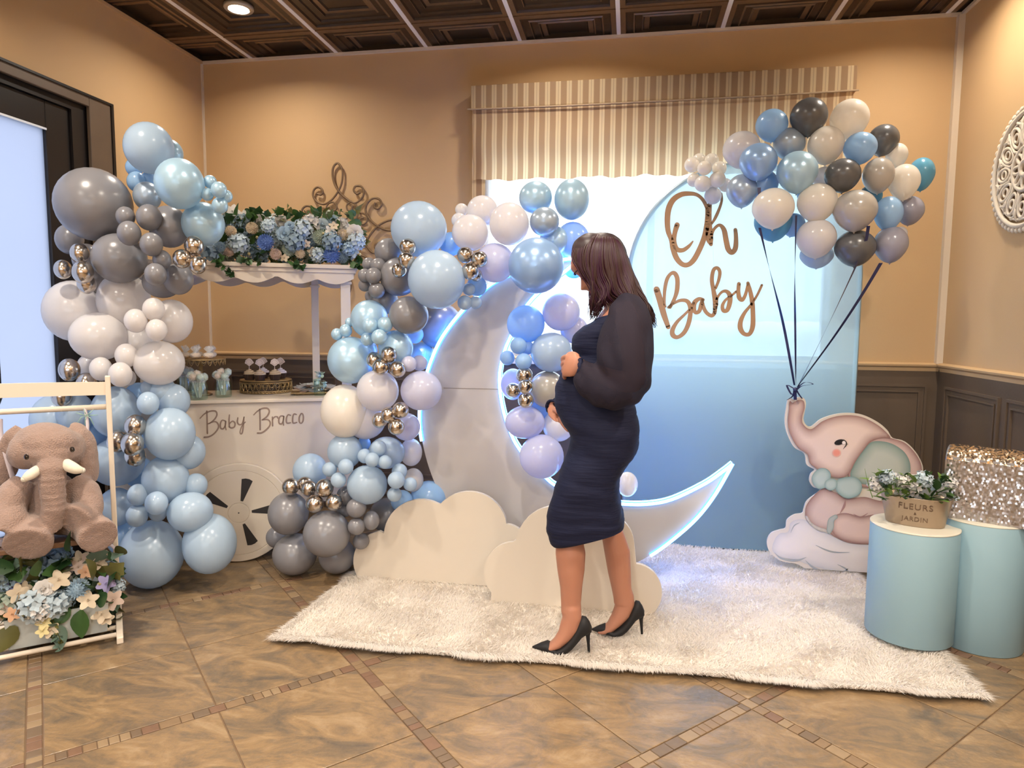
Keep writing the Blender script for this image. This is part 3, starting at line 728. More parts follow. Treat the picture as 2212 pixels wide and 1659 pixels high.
MID = """
905 495 61 B @-4|crowning the left shoulder of the middle garland
943 604 62 64 B @-16|overhanging the upper left of the moon
975 527 26 U @8|sliver between two large pale blue balloons
840 545 31 G @4|top of the grey part beside the cart roof
862 598 42 G @-2|beside the large pale blue one left of the moon
817 574 17 G @-4|upper right of the small grey cluster by the cart roof
797 571 15 G @0|upper left of the small grey cluster by the cart roof
807 596 18 G @-9|front of the small grey cluster by the cart roof
788 595 15 G @-5|left of the small grey cluster by the cart roof
788 616 14 G @-2|lower left of the small grey cluster by the cart roof
814 627 18 G @-7|bottom of the small grey cluster by the cart roof
832 650 29 G @4|dark gap under the small grey cluster
804 640 16 G @6|peeking left under the small grey cluster
883 681 43 41 G @-10|left of the neon edge, under the large pale blue one
949 703 50 G @34|lit blue behind the neon edge of the moon
798 689 41 P @-4|left edge of the middle garland, mid height
799 703 17 P @-16|upper left of the pearl cluster on the middle garland
832 701 17 P @-14|upper right of the pearl cluster on the middle garland
819 728 17 P @-18|front of the pearl cluster on the middle garland
794 733 15 P @-12|lower left of the pearl cluster on the middle garland
747 714 14 P @-6|middle of the pearl trio sticking out left
755 696 10 P @-4|topmost of the pearl trio sticking out left
728 722 13 P @-6|leftmost of the pearl trio sticking out left
758 778 51 P @-4|left edge above the white part of the middle garland
855 751 38 P @-6|right of the pearl cluster on the middle garland
790 757 26 P @0|behind the pearl cluster on the middle garland
910 768 30 P @34|behind the neon edge at the left of the moon
895 722 20 U @16|filler behind the grey balloon near the neon
840 766 18 S @-16|top of the chrome four in the middle garland
808 777 17 S @-12|left back of the chrome four in the middle garland
822 793 18 S @-18|front of the chrome four in the middle garland
859 798 18 S @-16|right of the chrome four in the middle garland
881 533 18 S @-16|top of the chrome trio on the upper middle garland
878 562 18 S @-20|middle of the chrome trio on the upper middle garland
862 584 16 S @-16|bottom of the chrome trio on the upper middle garland
1005 551 18 S @-14|left of the chrome four above the moon
1036 560 18 S @-16|right of the chrome four above the moon
1016 586 19 S @-18|bottom front of the chrome four above the moon
1028 594 14 S @-12|bottom back of the chrome four above the moon
816 844 46 45 W @-8|left of the lilac one crossed by neon
910 844 45 43 L @-6|crossed by the neon edge at the left of the moon
745 888 53 58 C @-4|leftmost of the white part, over the cart front
883 786 17 L @-10|left of the pair above the lilac balloon
906 784 17 L @-2|right of the pair above the lilac balloon
790 905 44 W @2|behind the low chrome cluster of the middle garland
865 886 18 S @-16|top of the low chrome cluster by the moon
839 896 17 S @-18|middle of the low chrome cluster by the moon
820 908 17 S @-14|left of the low chrome cluster by the moon
856 922 18 S @-18|bottom of the low chrome cluster by the moon
878 922 30 L @4|under the lilac one, right of the low chrome cluster
888 977 24 30 W @12|upper of two at the left moon edge
893 1037 22 26 W @12|lower of two at the left moon edge
745 975 38 B @-4|top left of the lower blue part, middle garland
835 978 40 35 B @0|top right of the lower blue part, middle garland
786 958 15 U @6|half hidden gap filler above the small blue trio
818 968 17 B @-12|top of the small blue group, middle garland
788 985 16 B @-8|left of the small blue group, middle garland
804 993 16 B @-16|front of the small blue group, middle garland
832 998 15 B @-14|right of the small blue group, middle garland
712 1014 16 B @-10|left of the blue trio above the grey base
747 1008 17 B @-14|right of the blue trio above the grey base
731 1037 17 B @-14|bottom of the blue trio above the grey base
670 1017 38 B @8|against the cart front beside the wheel
793 1047 44 43 B @-8|centre of the lower blue part, middle garland
863 1018 17 B @-8|top of the blue cluster next to the moon base
856 1037 19 B @-14|front of the blue cluster next to the moon base
852 1068 16 B @-10|bottom of the blue cluster next to the moon base
886 1046 15 B @-8|right of the blue cluster next to the moon base
868 1082 24 U @6|gap filler behind the blue cluster by the moon base
926 1078 40 U @16|rising behind the left cloud cutout
623 1109 45 47 G @-4|left in the grey base, before the cart wheel
706 1153 52 51 G @-12|front of the grey base of the middle garland
637 1201 49 46 G @-2|on the floor, lower left of the grey base
728 1200 40 G @2|on the floor, behind the front grey balloon
598 1160 24 G @8|sliver at the left of the grey base
836 1112 38 G @13|behind the left cloud cutout, grey base
798 1190 34 G @15|low behind the left end of the cloud
770 1097 22 G @-12|above the front grey balloon, right
770 1137 19 G @-12|right beside the front grey balloon
802 1124 18 21 G @-8|between cloud cutout and grey base
780 1169 18 G @-4|lowest accent beside the cloud cutout
748 1070 21 G @-4|under the blue trio, top of grey base
743 1101 17 G @-2|behind the chrome cluster of the grey base
628 1051 19 S @-8|leftmost of the chrome cluster on the grey base
659 1046 17 S @-4|back of the chrome cluster on the grey base
667 1055 18 S @-10|second from left in the chrome cluster on the grey base
701 1054 20 S @-14|top right of the chrome cluster on the grey base
680 1088 20 S @-16|bottom left of the chrome cluster on the grey base
722 1085 19 S @-14|bottom right of the chrome cluster on the grey base
1042 456 34 W @6|topmost above the moon, before the window
997 453 14 W @8|tiny peak left of the topmost white one
992 476 17 W @6|behind the white one above the chrome four
1016 503 40 W @-4|left front of the white group above the moon
1100 484 43 47 W @-4|right front of the white group above the moon
1069 568 43 L @-2|bottom of the white group above the moon
1157 427 36 P @10|left of the two pearl tops before the window
1235 431 38 45 P @10|right of the two pearl tops before the window
1176 479 32 Q @0|below the two pearl tops, small round
1237 521 38 42 U @14|behind the head of the woman, upper
1158 574 60 61 R @-12|big one hanging over the top of the moon
1197 520 32 P @8|hidden behind the big pearl one
1240 578 24 U @16|glimpsed before the forehead of the woman
1030 618 22 U @-2|lit blue at the neon under the chrome four
1013 625 14 B @-8|top of the blue trio at the neon edge
1004 654 16 B @-10|left of the blue trio at the neon edge
1027 654 14 B @-8|right of the blue trio at the neon edge
"""
INNER = """
1136 700 41 U @0|top left inside the curve of the moon
1212 674 41 L @2|top right inside the curve, before the woman
1191 761 45 43 B @-2|middle inside the curve, at the bust of the woman
1120 747 18 U @-10|top of the small blue group inside the moon
1139 751 15 U @-2|back of the small blue group inside the moon
1096 773 16 U @-6|left of the small blue group inside the moon
1131 781 18 U @-12|bottom of the small blue group inside the moon
1240 712 30 L @10|behind the chest of the woman
1108 830 27 34 L @6|behind the chrome four inside the moon
1133 811 18 S @-12|top of the chrome four inside the moon
1136 835 17 S @-16|middle of the chrome four inside the moon
1109 843 16 S @-10|left of the chrome four inside the moon
1136 865 17 S @-12|bottom of the chrome four inside the moon
1183 841 40 K @0|behind the upper hand of the woman
1134 912 43 36 L @-2|above the lowest one inside the moon
1160 880 34 U @10|gap filler behind the chrome four inside the moon
1206 920 34 W @6|behind the lower hand of the woman
1170 986 48 L @-4|lowest inside the curve of the moon
1355 1046 23 27 C @5|alone behind the skirt, before the blue panel
"""
BUNCH = """
1747 253 42 44 D|topmost of the bunch over the elephant cutout
1835 258 44 46 C|top right of the bunch, beside the topmost grey one
1908 303 36 D @8|right shoulder of the bunch
1667 271 36 37 U @4|upper left of the bunch, left of topmost grey
1705 311 36 Q @4|under the topmost grey one
1602 324 42 W @6|left end of the bunch, by the window shade
1638 350 42 R @-6|left part of the bunch, in front
1722 372 46 47 P @-10|largest in the middle left of the bunch
1784 314 41 43 C @-2|upper middle of the bunch
1858 320 38 36 U @-6|between two dark grey ones, upper right
1820 379 41 38 D @-10|dark centre of the bunch
1937 336 25 28 C @10|tucked behind the right shoulder of the bunch
1897 379 36 40 K @-8|right of the dark centre of the bunch
1953 393 36 40 C @-2|right side of the bunch, before the aqua one
1990 376 30 37 A @8|rightmost of the whole bunch
1603 412 35 37 Q @2|left, low beside the tiny pearl cluster
1648 400 34 U @4|hidden between two left pearl balloons
1670 450 47 45 C @-12|low on the left, where one ribbon ends
1670 480 42 A @4|peeking under the low left white one
1765 438 45 43 C @-10|left of the silvery beige lowest row
1847 455 50 46 K @-14|large front one in the lower right of the bunch
1780 385 26 W @10|gap between the dark centre and large pearl
1919 461 33 38 U @-6|lower right, beside the silvery beige one
1966 455 32 V @4|far right in the lower half of the bunch
1763 515 45 43 W @-8|bottom row, left
1847 536 47 40 D @-8|bottom row, middle
1924 528 39 40 V @-6|bottom row, right
1764 552 38 28 B @2|lowest, showing under the bottom row
1945 505 16 W @6|tiny peek behind the bottom row right one
1714 486 26 U @6|gap under the large pearl one
1880 425 26 A @6|gap between beige ones in the bunch
1745 420 24 U @8|gap below the large pearl, centre of bunch
"""
MINI = """
1495 356 17 C @0|leftmost of the mini cluster on the arch top
1510 345 14 C @6|upper left back of the mini cluster
1537 347 16 C @4|top right of the mini cluster
1522 363 16 C @-6|upper middle of the mini cluster
1554 364 16 C @-2|right upper of the mini cluster
1499 389 15 C @0|lower left of the mini cluster
1518 397 18 C @-5|lower middle front of the mini cluster
1550 388 18 C @-6|lower right front of the mini cluster
1567 400 15 W @2|right end of the mini cluster
1540 423 19 W @0|lowest of the mini cluster, over the letter h
1533 400 14 W @5|inner back of the mini cluster
"""
for txt, base, grp, pend in ((LEFT, 2.86, 'balloons of the left garland', False), (MID, 3.12, 'balloons of the middle garland', False), (INNER, 3.20, 'balloons inside the moon curve', False), (BUNCH, 3.62, 'balloons in the bunch above the elephant cutout', True), (MINI, 3.84, 'mini balloons on the arch top', False)):
    for line in txt.strip().split('\n'):
        bb = base
        if txt is MID:
            py = float(line.split()[1]); px = float(line.split()[0])
            if px > 960 and py < 660: bb = 3.16
        place_balloon(line, bb, grp, pend)
# ================================================================== FLOWERS (shared meshes)
def petal(B, o, d, up_, ln, wd, curl=.3, seg=3):
    d = d.normalized(); s = d.cross(up_); s = s.normalized() if s.length > 1e-6 else d.orthogonal().normalized(); n = s.cross(d)
    L_, R_ = [], []
    for i in range(seg+1):
        t = i/seg; w_ = wd*math.sin(PI*(.12+.80*t))**.8; p = o + d*ln*t + n*curl*ln*t*t
        L_.append(p+s*w_); R_.append(p-s*w_)
    v = L_+R_; k = seg+1
    B.add(v, [(i, i+1, k+i+1, k+i) for i in range(seg)])
def fib(n):
    for i in range(n):
        z = 1-2*(i+.5)/n; r = math.sqrt(1-z*z); a = i*2.39996; yield Vector((r*math.cos(a), r*math.sin(a), z))
def f_pompom(r=.034):
    B = MB(); B.ell((0,0,0), r*.72, r*.72, r*.72, 8, 6)
    for d in fib(110):
        if d.z > -.55: petal(B, d*r*.6, d+Vector((0,0,.15)), Vector((0,0,1)) if abs(d.z) < .9 else Vector((1,0,0)), r*.5, r*.11, .25, 2)
    return B
def f_rose(r=.034):
    B = MB(); rnd = random.Random(3)
    for ring, (n, rad, tilt, ln) in enumerate(((3, .10, 1.35, .62), (4, .22, 1.2, .68), (5, .38, 1.0, .70), (6, .50, .72, .74), (7, .58, .42, .72))):
        for k in range(n):
            a = 2*PI*k/n+ring*.5+rnd.uniform(-.1,.1); o = Vector((math.cos(a), math.sin(a), 0))*r*rad*.55 + Vector((0,0,-.2*r+.08*r*(5-ring)))
            d = Vector((math.cos(a)*math.cos(tilt), math.sin(a)*math.cos(tilt), math.sin(tilt)))
            petal(B, o, d, Vector((0,0,1)) if tilt < 1.3 else Vector((math.cos(a),math.sin(a),0)), r*ln, r*(.30+.05*ring), -.45 if ring < 3 else -.2, 4)
    B.ell((0,0,-.1*r), r*.5, r*.5, r*.35, 8, 5); return B
def f_hydr(r=.042):
    B = MB(); rnd = random.Random(5); B.ell((0,0,-.15*r), r*.75, r*.75, r*.6, 8, 6)
    for d in fib(44):
        if d.z < -.35: continue
        o = d*r*rnd.uniform(.8, 1.0); t1 = d.orthogonal().normalized(); t1 = Matrix.Rotation(rnd.uniform(0, 6), 3, d) @ t1; t2 = d.cross(t1)
        for k in range(4):
            a = PI/2*k; q = t1*math.cos(a)+t2*math.sin(a); petal(B, o, q+d*.25, d, r*.34, r*.15, .1, 2)
    return B
def f_bloss(r=.034, n=5):
    B = MB()
    for k in range(n):
        a = 2*PI*k/n; d = Vector((math.cos(a), math.sin(a), .35)); petal(B, Vector((0,0,0)), d, Vector((0,0,1)), r, r*.36, -.22, 4)
    for k in range(7):
        a = 2*PI*k/7; B.tube([(0,0,0), (math.cos(a)*.1*r, math.sin(a)*.1*r, r*.35)], r*.035, 4)
    B.ell((0,0,.03*r), r*.14, r*.14, r*.12, 6, 4); return B
def f_bud(r=.02):
    B = MB(); B.lathe([(.001,-r*1.1), (r*.35,-r*.7), (r*.5,-.1*r), (r*.42,.5*r), (r*.15,.95*r), (.001,1.05*r)], 8); return B
def f_leaf(l=.05, wd=.017, lobes=False):
    B = MB(); n = 7; Lf, Mf, Rf = [], [], []
    for i in range(n):
        t = i/(n-1); w_ = wd*math.sin(PI*min(1, t*.96+.02))**.75*(1.15-.5*t)
        if lobes and i in (2, 4): w_ *= 1.5
        z = -.22*l*t*t; Lf.append((-w_, l*t, z+.25*w_)); Mf.append((0, l*t, z)); Rf.append((w_, l*t, z+.25*w_))
    B.add(Lf+Mf+Rf, [(i, i+1, n+i+1, n+i) for i in range(n-1)]+[(n+i, n+i+1, 2*n+i+1, 2*n+i) for i in range(n-1)]); return B
FM = {}
def fmat(n, c, tr=.2): return mat('petal_'+n, c, .7, noise_amt=.12, nscale=30, transl=tr)
FC = {'white': (.72,.69,.66), 'ice': (.50,.60,.66), 'powder': (.36,.49,.60), 'blue': (.13,.22,.50), 'slate': (.24,.33,.40), 'cream': (.62,.51,.37), 'blush': (.60,.46,.38), 'sage': (.36,.42,.34), 'yellow': (.70,.60,.30), 'lilac': (.40,.36,.62), 'peach': (.66,.38,.22), 'greygreen': (.30,.37,.36)}
LC = {'green': (.05,.115,.028), 'deep': (.022,.06,.018), 'olive': (.12,.115,.030), 'fresh': (.14,.24,.045), 'eucalypt': (.13,.20,.15)}
def fmesh(kind, col):
    k = (kind, col)
    if k not in FM:
        B = {'pompom': f_pompom, 'rose': f_rose, 'hydrangea': f_hydr, 'blossom': f_bloss, 'bud': f_bud, 'leaf': f_leaf, 'ivy_leaf': lambda: f_leaf(.048, .021, True)}[kind]()
        m = fmat(col, FC[col]) if col in FC else mat('leaf_'+col, LC[col], .45, noise_amt=.2, nscale=20, transl=.15)
        FM[k] = pymesh(kind, B.v, B.f, m, True)
    return FM[k]
NAMES = {'pompom': 'pompom_flower', 'rose': 'rose', 'hydrangea': 'hydrangea', 'blossom': 'blossom', 'bud': 'bud', 'leaf': 'leaf', 'ivy_leaf': 'leaf'}
def put(kind, col, parent, pos, s, facing, roll=None, up_axis='Z'):
    o = link(NAMES[kind], fmesh(kind, col), parent); q = Vector(facing).to_track_quat('Z' if 'leaf' not in kind else 'Y', 'X' if 'leaf' not in kind else 'Z')
    o.rotation_mode = 'QUATERNION'
    ax = Vector((0,0,1)) if 'leaf' not in kind else Vector((0,1,0))
    from mathutils import Quaternion
    o.rotation_quaternion = q @ Quaternion(ax, random.uniform(0, 6.28) if roll is None else roll); o.scale = (s,)*3
    o.location = pos-parent.location; return o
# ================================================================== DESSERT CART
CP = Plane(-2.05, 3.24, 25)
m_cart = mat('cart_white', (.57,.49,.39), .5, noise_amt=.05, nscale=3, bump=.03, bscale=30)
cart = empty('dessert_cart', CP.P, 'white wooden dessert cart with canopy roof, between two balloon garlands', 'cart', rz=CP.a)
def cbox(name, a0, a1, t0, t1, z0, z1, m=m_cart, bev=.003, par=cart):
    B = MB(); B.box((a0, t0, z0), (a1, t1, z1)); o = B.build(name, m, par); bevel(o, bev); return o
cbox('front_panel', -.60, .60, 0, .018, .30, .862); cbox('back_panel', -.60, .60, .47, .488, .30, .862)
cbox('end_panel', -.60, -.582, .018, .47, .30, .862); cbox('end_panel', .582, .60, .018, .47, .30, .862)
cbox('table_top', -.63, .63, -.02, .51, .862, .88)
afr0, afr1 = CP.sc(CP.hit(736, 650, .0)), CP.sc(CP.hit(757, 650, .0)); abk = CP.sc(CP.hit(681, 700, .44))
for a0, a1, t0, t1 in ((afr0, afr1, .0, .05), (-.56, -.515, 0, .05), (abk-.02, abk+.022, .42, .46), (-.56, -.515, .42, .46)):
    B = MB(); B.box((a0, t0, .88), (a1, t1, 1.555)); B.box((a0-.008, t0-.006, 1.50), (a1+.008, t1+.006, 1.512)); B.box((a0-.006, t0-.006, .88), (a1+.006, t1+.006, .90)); o = B.build('roof_post', m_cart, cart); bevel(o, .002)
ar1 = CP.sc(CP.hit(768, 590, 0.0))
cbox('roof_board', -.64, ar1+.012, -.035, .50, 1.578, 1.60); cbox('roof_cornice', -.63, ar1, -.025, .49, 1.556, 1.578)
def fascia(t0, t1, a0, a1):
    n = 72; v = []; z1 = 1.557
    for i in range(n+1):
        a = a0+(a1-a0)*i/n; s = abs(math.sin(PI*(a-a0)/.205)); z = 1.535-.030*s-.012*abs(math.sin(PI*(a-a0)/.41))
        v.append((a, z))
    poly = [(a0, z1)]+v+[(a1, z1)]; vv, f = slab(poly, lambda p: Vector((p[0], t0, p[1])), lambda p: Vector((p[0], t1, p[1])))
    B = MB(); B.add(vv, f); B.build('scalloped_fascia', m_cart, cart)
fascia(-.018, -.006, -.60, ar1-.01); fascia(.462, .474, -.60, ar1-.01)
m_ink = mat('taupe_vinyl', (.24,.165,.125), .6)
cs = lambda x, y, d: (lambda q: Vector(((q-CP.P).dot(CP.u), -.0005+d*0-.0012*(d > 0), q.z)))(CP.hit(370+x/5.53, 700+y/5.53))
W_ = 11
bb1 = [[(425,1040,W_),(428,1150,W_),(432,1305,W_)], [(345,1125,7),(400,1070,9),(470,1040,W_),(530,1042,W_),(545,1085,W_),(515,1140,W_),(460,1185,9)], [(440,1190,8),(520,1165,9),(560,1195,W_),(560,1245,W_),(510,1310,W_),(450,1345,W_),(395,1352,W_)],
 [(648,1160,9),(610,1148,9),(588,1185,W_),(590,1240,W_),(620,1250,W_),(645,1210,9),(652,1155,9),(645,1215,9),(655,1262,8)],
 [(695,1085,8),(690,1150,W_),(695,1230,W_)], [(695,1190,8),(730,1160,9),(760,1180,W_),(755,1225,W_),(720,1240,W_),(690,1225,8)],
 [(795,1120,9),(790,1170,W_),(810,1200,W_),(845,1190,9),(870,1110,8)], [(868,1112,8),(862,1200,W_),(850,1290,W_),(832,1312,9),(822,1285,8),(845,1215,8),(885,1170,7)]]
bb2 = [[(1055,1020,W_),(1060,1130,W_),(1062,1262,W_)], [(985,1085,7),(1030,1040,9),(1090,1008,W_),(1150,1008,W_),(1170,1045,W_),(1145,1100,W_),(1095,1140,9)], [(1085,1145,8),(1150,1140,9),(1180,1170,W_),(1175,1215,W_),(1130,1265,W_),(1080,1298,W_),(1030,1302,W_)],
 [(1208,1110,9),(1210,1215,W_)], [(1208,1140,7),(1235,1108,8),(1268,1108,9),(1272,1125,8)],
 [(1340,1100,9),(1305,1100,9),(1285,1140,W_),(1290,1185,W_),(1320,1190,W_),(1338,1150,9),(1345,1098,9),(1338,1160,9),(1342,1208,8)],
 [(1425,1090,8),(1395,1085,9),(1375,1125,W_),(1380,1180,W_),(1425,1178,8)], [(1495,1080,8),(1465,1075,9),(1450,1120,W_),(1455,1180,W_),(1500,1175,8)],
 [(1550,1070,9),(1530,1110,W_),(1530,1165,W_),(1550,1185,9),(1572,1160,W_),(1578,1110,W_),(1568,1072,9),(1550,1070,9)]]
fullw = lambda L_: [[(x, y, hw*.85) for x, y, hw in s] for s in L_]
strokes_mesh('lettering_baby', fullw(bb1), cs, .0012, m_ink, cart); strokes_mesh('lettering_bracco', fullw(bb2), cs, .0012, m_ink, cart)
# wheel
Rw = .268; wheel = empty('wheel_root', (0,0,0)); bpy.data.objects.remove(wheel)
B = MB(); rot = Matrix.Translation((0, -.004, Rw+.004)) @ Matrix.Rotation(PI/2, 4, 'X')
B.lathe([(.0001,.028), (.052,.028), (.054,.0255), (.056,.028), (.228,.028), (.230,.0255), (.232,.028), (Rw-.003,.028), (Rw,.025), (Rw,.003), (Rw-.003,0), (.0001,0)], 72)
B.v = [rot @ q for q in B.v]; wheel = B.build('wheel', m_cart, cart)
m_blk = mat('slot_black', (.018,.014,.012), .6)
for k in range(5):
    a = math.radians(75+72*k); da0, da1 = .10, .155; q = [(.066, a-da0), (.185, a-da1), (.190, a-.05), (.190, a+.05), (.185, a+da1), (.066, a+da0)]
    pts = [(r*math.cos(x), r*math.sin(x)) for r, x in q]
    v, f = slab(pts, lambda p: rot @ Vector((p[0], p[1], .0288)), lambda p: rot @ Vector((p[0], p[1], .027))); B = MB(); B.add(v, f); B.build('spoke_slot', m_blk, wheel)
B = MB(); B.lathe([(.0001,.0305), (.003,.0305), (.004,.028)], 10); B.v = [rot @ q for q in B.v]; B.build('axle_pin', m_blk, wheel)
# ---- treats on the cart
TZ = .8805
m_gl = bpy.data.materials.new('jar_glass'); m_gl.use_nodes = True; t = m_gl.node_tree; t.nodes.remove(t.nodes['Principled BSDF'])
tr = t.nodes.new('ShaderNodeBsdfTransparent'); tr.inputs[0].default_value = (.90,.97,.94,1); gl = t.nodes.new('ShaderNodeBsdfGlossy'); gl.inputs['Roughness'].default_value = .06; 
ms = t.nodes.new('ShaderNodeMixShader'); ms.inputs[0].default_value = .10; t.links.new(tr.outputs[0], ms.inputs[1]); t.links.new(gl.outputs[0], ms.inputs[2]); t.links.new(ms.outputs[0], t.nodes['Material Output'].inputs[0])
m_cello = mat('cellophane', (.85,.90,.88), .15, alpha=.38, transl=.4, spec=1, noise_amt=.2, nscale=60, bump=.5, bscale=120)
m_mint = mat('mint_icing', (.42,.56,.46), .45, noise_amt=.1); m_pch = mat('peach_icing', (.62,.46,.32), .5, noise_amt=.1); m_stick = mat('paper_stick', (.75,.72,.66), .6)
m_antq = mat('antique_gold', (.30,.20,.09), .38, metal=.7, noise_amt=.3, nscale=40, bump=.2, bscale=120)
def ruffle(B, o, r, n=16, h=.02, rnd=random):
    o = Vector(o); ring1 = [o+Vector((math.cos(2*PI*k/n), math.sin(2*PI*k/n), 0))*r*.25 for k in range(n)]
    ring2 = [o+Vector((math.cos(2*PI*k/n), math.sin(2*PI*k/n), 0))*r*rnd.uniform(.7,1.3)+Vector((0,0,h*rnd.uniform(.5,1.3))) for k in range(n)]
    B.loft([ring1, ring2], False)
def jar(px, py, wpx, label):
    o = fl(px, py, TZ); R = wpx/2*mpp(o)*.97; o = o+Vector((0, R*.9, 0)); o.z = TZ; h = R*2.15
    e = empty('glass_jar', o, label, 'jar', 'glass jars of wrapped cake pops')
    B = MB(); B.lathe([(.0001,.002), (R*.85,.0), (R,.006), (R,h*.82), (R*.88,h*.90), (R*.90,h), (R*.86,h), (R*.84,h*.9), (R*.95,h*.8), (R*.95,.010), (.0001,.008)], 28); B.build('jar_body', m_gl, e, True)
    rnd = random.Random(int(px)); k = 0
    B = MB()
    for q in range(7):
        a = 2*PI*q/7; x, y = R*.45*math.cos(a), R*.45*math.sin(a); B.tube([(x*.4, y*.4, .012), (x, y, h*1.0), (x*1.5, y*1.5, h*1.1)], [.004, R*.35, R*.2], 6, False)
    B.build('wrapper_tails', m_cello, e, True)
    for q in range(6):
        a = 2*PI*q/6+.3; rr = R*(.85 if q else .1); z = h*1.32+rnd.uniform(-.1,.2)*h*(1 if q else 2)
        B = MB(); B.ell((rr*math.cos(a), rr*math.sin(a), z), R*.42, R*.42, R*.42, 12, 8); p_ = B.build('cake_pop', m_mint if q % 2 else m_pch, e, True)
        B = MB(); B.tube([(rr*.3*math.cos(a), rr*.3*math.sin(a), .012), (rr*math.cos(a), rr*math.sin(a), z-R*.4)], .002, 5); B.build('stick', m_stick, p_)
        B = MB(); B.ell((rr*math.cos(a), rr*math.sin(a), z), R*.5, R*.5, R*.5, 10, 6); B.v = [x+Vector((rnd.uniform(-1,1), rnd.uniform(-1,1), rnd.uniform(-1,1)))*R*.07 for x in B.v]; B.build('wrapper', m_cello, p_)
    return e
jar(391, 850, 34, 'leftmost jar of wrapped cake pops, half hidden behind the garland')
jar(420, 865, 37, 'middle jar of wrapped cake pops at the front left of the cart')
jar(474, 859, 35, 'right jar of wrapped cake pops beside the cupcake stand')
def twist_treat(o, r, label, grp, seed):
    rnd = random.Random(seed); e = empty('wrapped_treat', o, label, 'treat', grp)
    B = MB(); B.ell((0,0,r*.62), r, r, r*.6, 14, 8); B.build('biscuit', m_pch, e, True)
    B = MB(); B.ell((0,0,r*.66), r*1.12, r*1.12, r*.66, 16, 8); B.v = [x+Vector((rnd.uniform(-1,1), rnd.uniform(-1,1), rnd.uniform(0,1)))*r*.10 for x in B.v]; ruffle(B, (0,0,r*1.2), r*.8, 14, r*1.1, rnd); ruffle(B, (0,0,r*1.2), r*.6, 12, r*1.3, rnd); B.build('wrapper', m_cello, e)
    B = MB(); B.tube([(r*.2*math.cos(a), r*.2*math.sin(a), r*1.22) for a in [2*PI*k/10 for k in range(10)]], .0025, 5, closed=True); B.build('twist_tie', mat('tie_blue', (.3,.45,.6), .5), e)
# tall cake stand with treats
so = CP.hit(434, 800, .25); so.z = TZ
st = empty('cake_stand', so, 'antique gold pedestal cake stand with lace rim holding wrapped treats', 'cake stand'); PLZ = at(434, 774, so.y).z-TZ; PR_ = 51*mpp(so)*.95
B = MB(); B.lathe([(.0001,0), (.055,0), (.058,.006), (.040,.014), (.018,.03), (.012,.06), (.020,.075), (.010,.09), (.012,PLZ-.03), (.03,PLZ-.012), (.0001,PLZ-.011)], 24); B.build('stem', m_antq, st, True)
B = MB(); B.lathe([(.0001,PLZ-.010), (PR_,PLZ-.010), (PR_+.004,PLZ-.004), (PR_,PLZ), (.0001,PLZ)], 40); B.build('plate', m_antq, st, True)
def lace(B, R, z0, z1, n=24, t=.0022):
    for k in range(n):
        a0 = 2*PI*k/n; a1 = 2*PI*(k+1)/n; am = (a0+a1)/2; P = lambda a, z: Vector((R*math.cos(a), R*math.sin(a), z)); zm = (z0+z1)/2
        B.tube([P(a0, z1), P(a0+.15*(a1-a0), zm), P(am, z0), P(a1-.15*(a1-a0), zm), P(a1, z1)], t, 4)
        w_ = (a1-a0)*.3; hh = (z1-z0)*.3; B.tube([P(am+w_*math.cos(x), z1-hh+hh*.8*math.sin(x)) for x in [2*PI*q/8 for q in range(8)]], t*.8, 4, closed=True)
B = MB(); lace(B, PR_+.002, PLZ-.036, PLZ-.002, 26); B.tube([((PR_+.002)*math.cos(a), (PR_+.002)*math.sin(a), PLZ-.004) for a in [2*PI*q/40 for q in range(40)]], .003, 5, closed=True); B.build('lace_rim', m_antq, st)
for k, (a, rr) in enumerate(((3.9, .6), (4.9, .45), (5.9, .62), (1.2, .55), (2.4, .55))):
    twist_treat(so+Vector((rr*PR_*math.cos(a), rr*PR_*math.sin(a), PLZ+.0005)), .027, ['front left wrapped treat on the tall cake stand', 'front middle wrapped treat on the tall cake stand', 'right end wrapped treat on the tall cake stand', 'back right wrapped treat on the tall cake stand', 'back left wrapped treat on the tall cake stand'][k], 'wrapped treats on the tall cake stand', k)
# cupcake stand
co_ = fl(555, 852, TZ); CR = 59*mpp(co_)*.92; co_ = co_+Vector((-.02, CR*.95, 0)); co_.z = TZ
cs_ = empty('cupcake_stand', co_, 'low round gold filigree stand full of chocolate cupcakes', 'cake stand')
B = MB(); B.lathe([(.0001,.068), (CR,.068), (CR+.003,.072), (CR,.076), (.0001,.076)], 48); B.build('plate', m_antq, cs_, True)
B = MB()
for z in (.005, .014, .062): B.tube([(CR*math.cos(a), CR*math.sin(a), z) for a in [2*PI*q/48 for q in range(48)]], .0035, 6, closed=True)
lace(B, CR, .014, .062, 26, .0028)
for k in range(52):
    a = 2*PI*k/52; B.ell((CR*math.cos(a), CR*math.sin(a), .010), .006, .006, .006, 6, 4)
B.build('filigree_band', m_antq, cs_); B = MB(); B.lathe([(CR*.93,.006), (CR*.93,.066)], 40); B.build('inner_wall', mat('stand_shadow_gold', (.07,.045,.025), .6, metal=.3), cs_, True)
m_choc = mat('chocolate_cake', (.020,.010,.009), .6, bump=.2); m_case = mat('cupcake_case', (.035,.018,.014), .45)
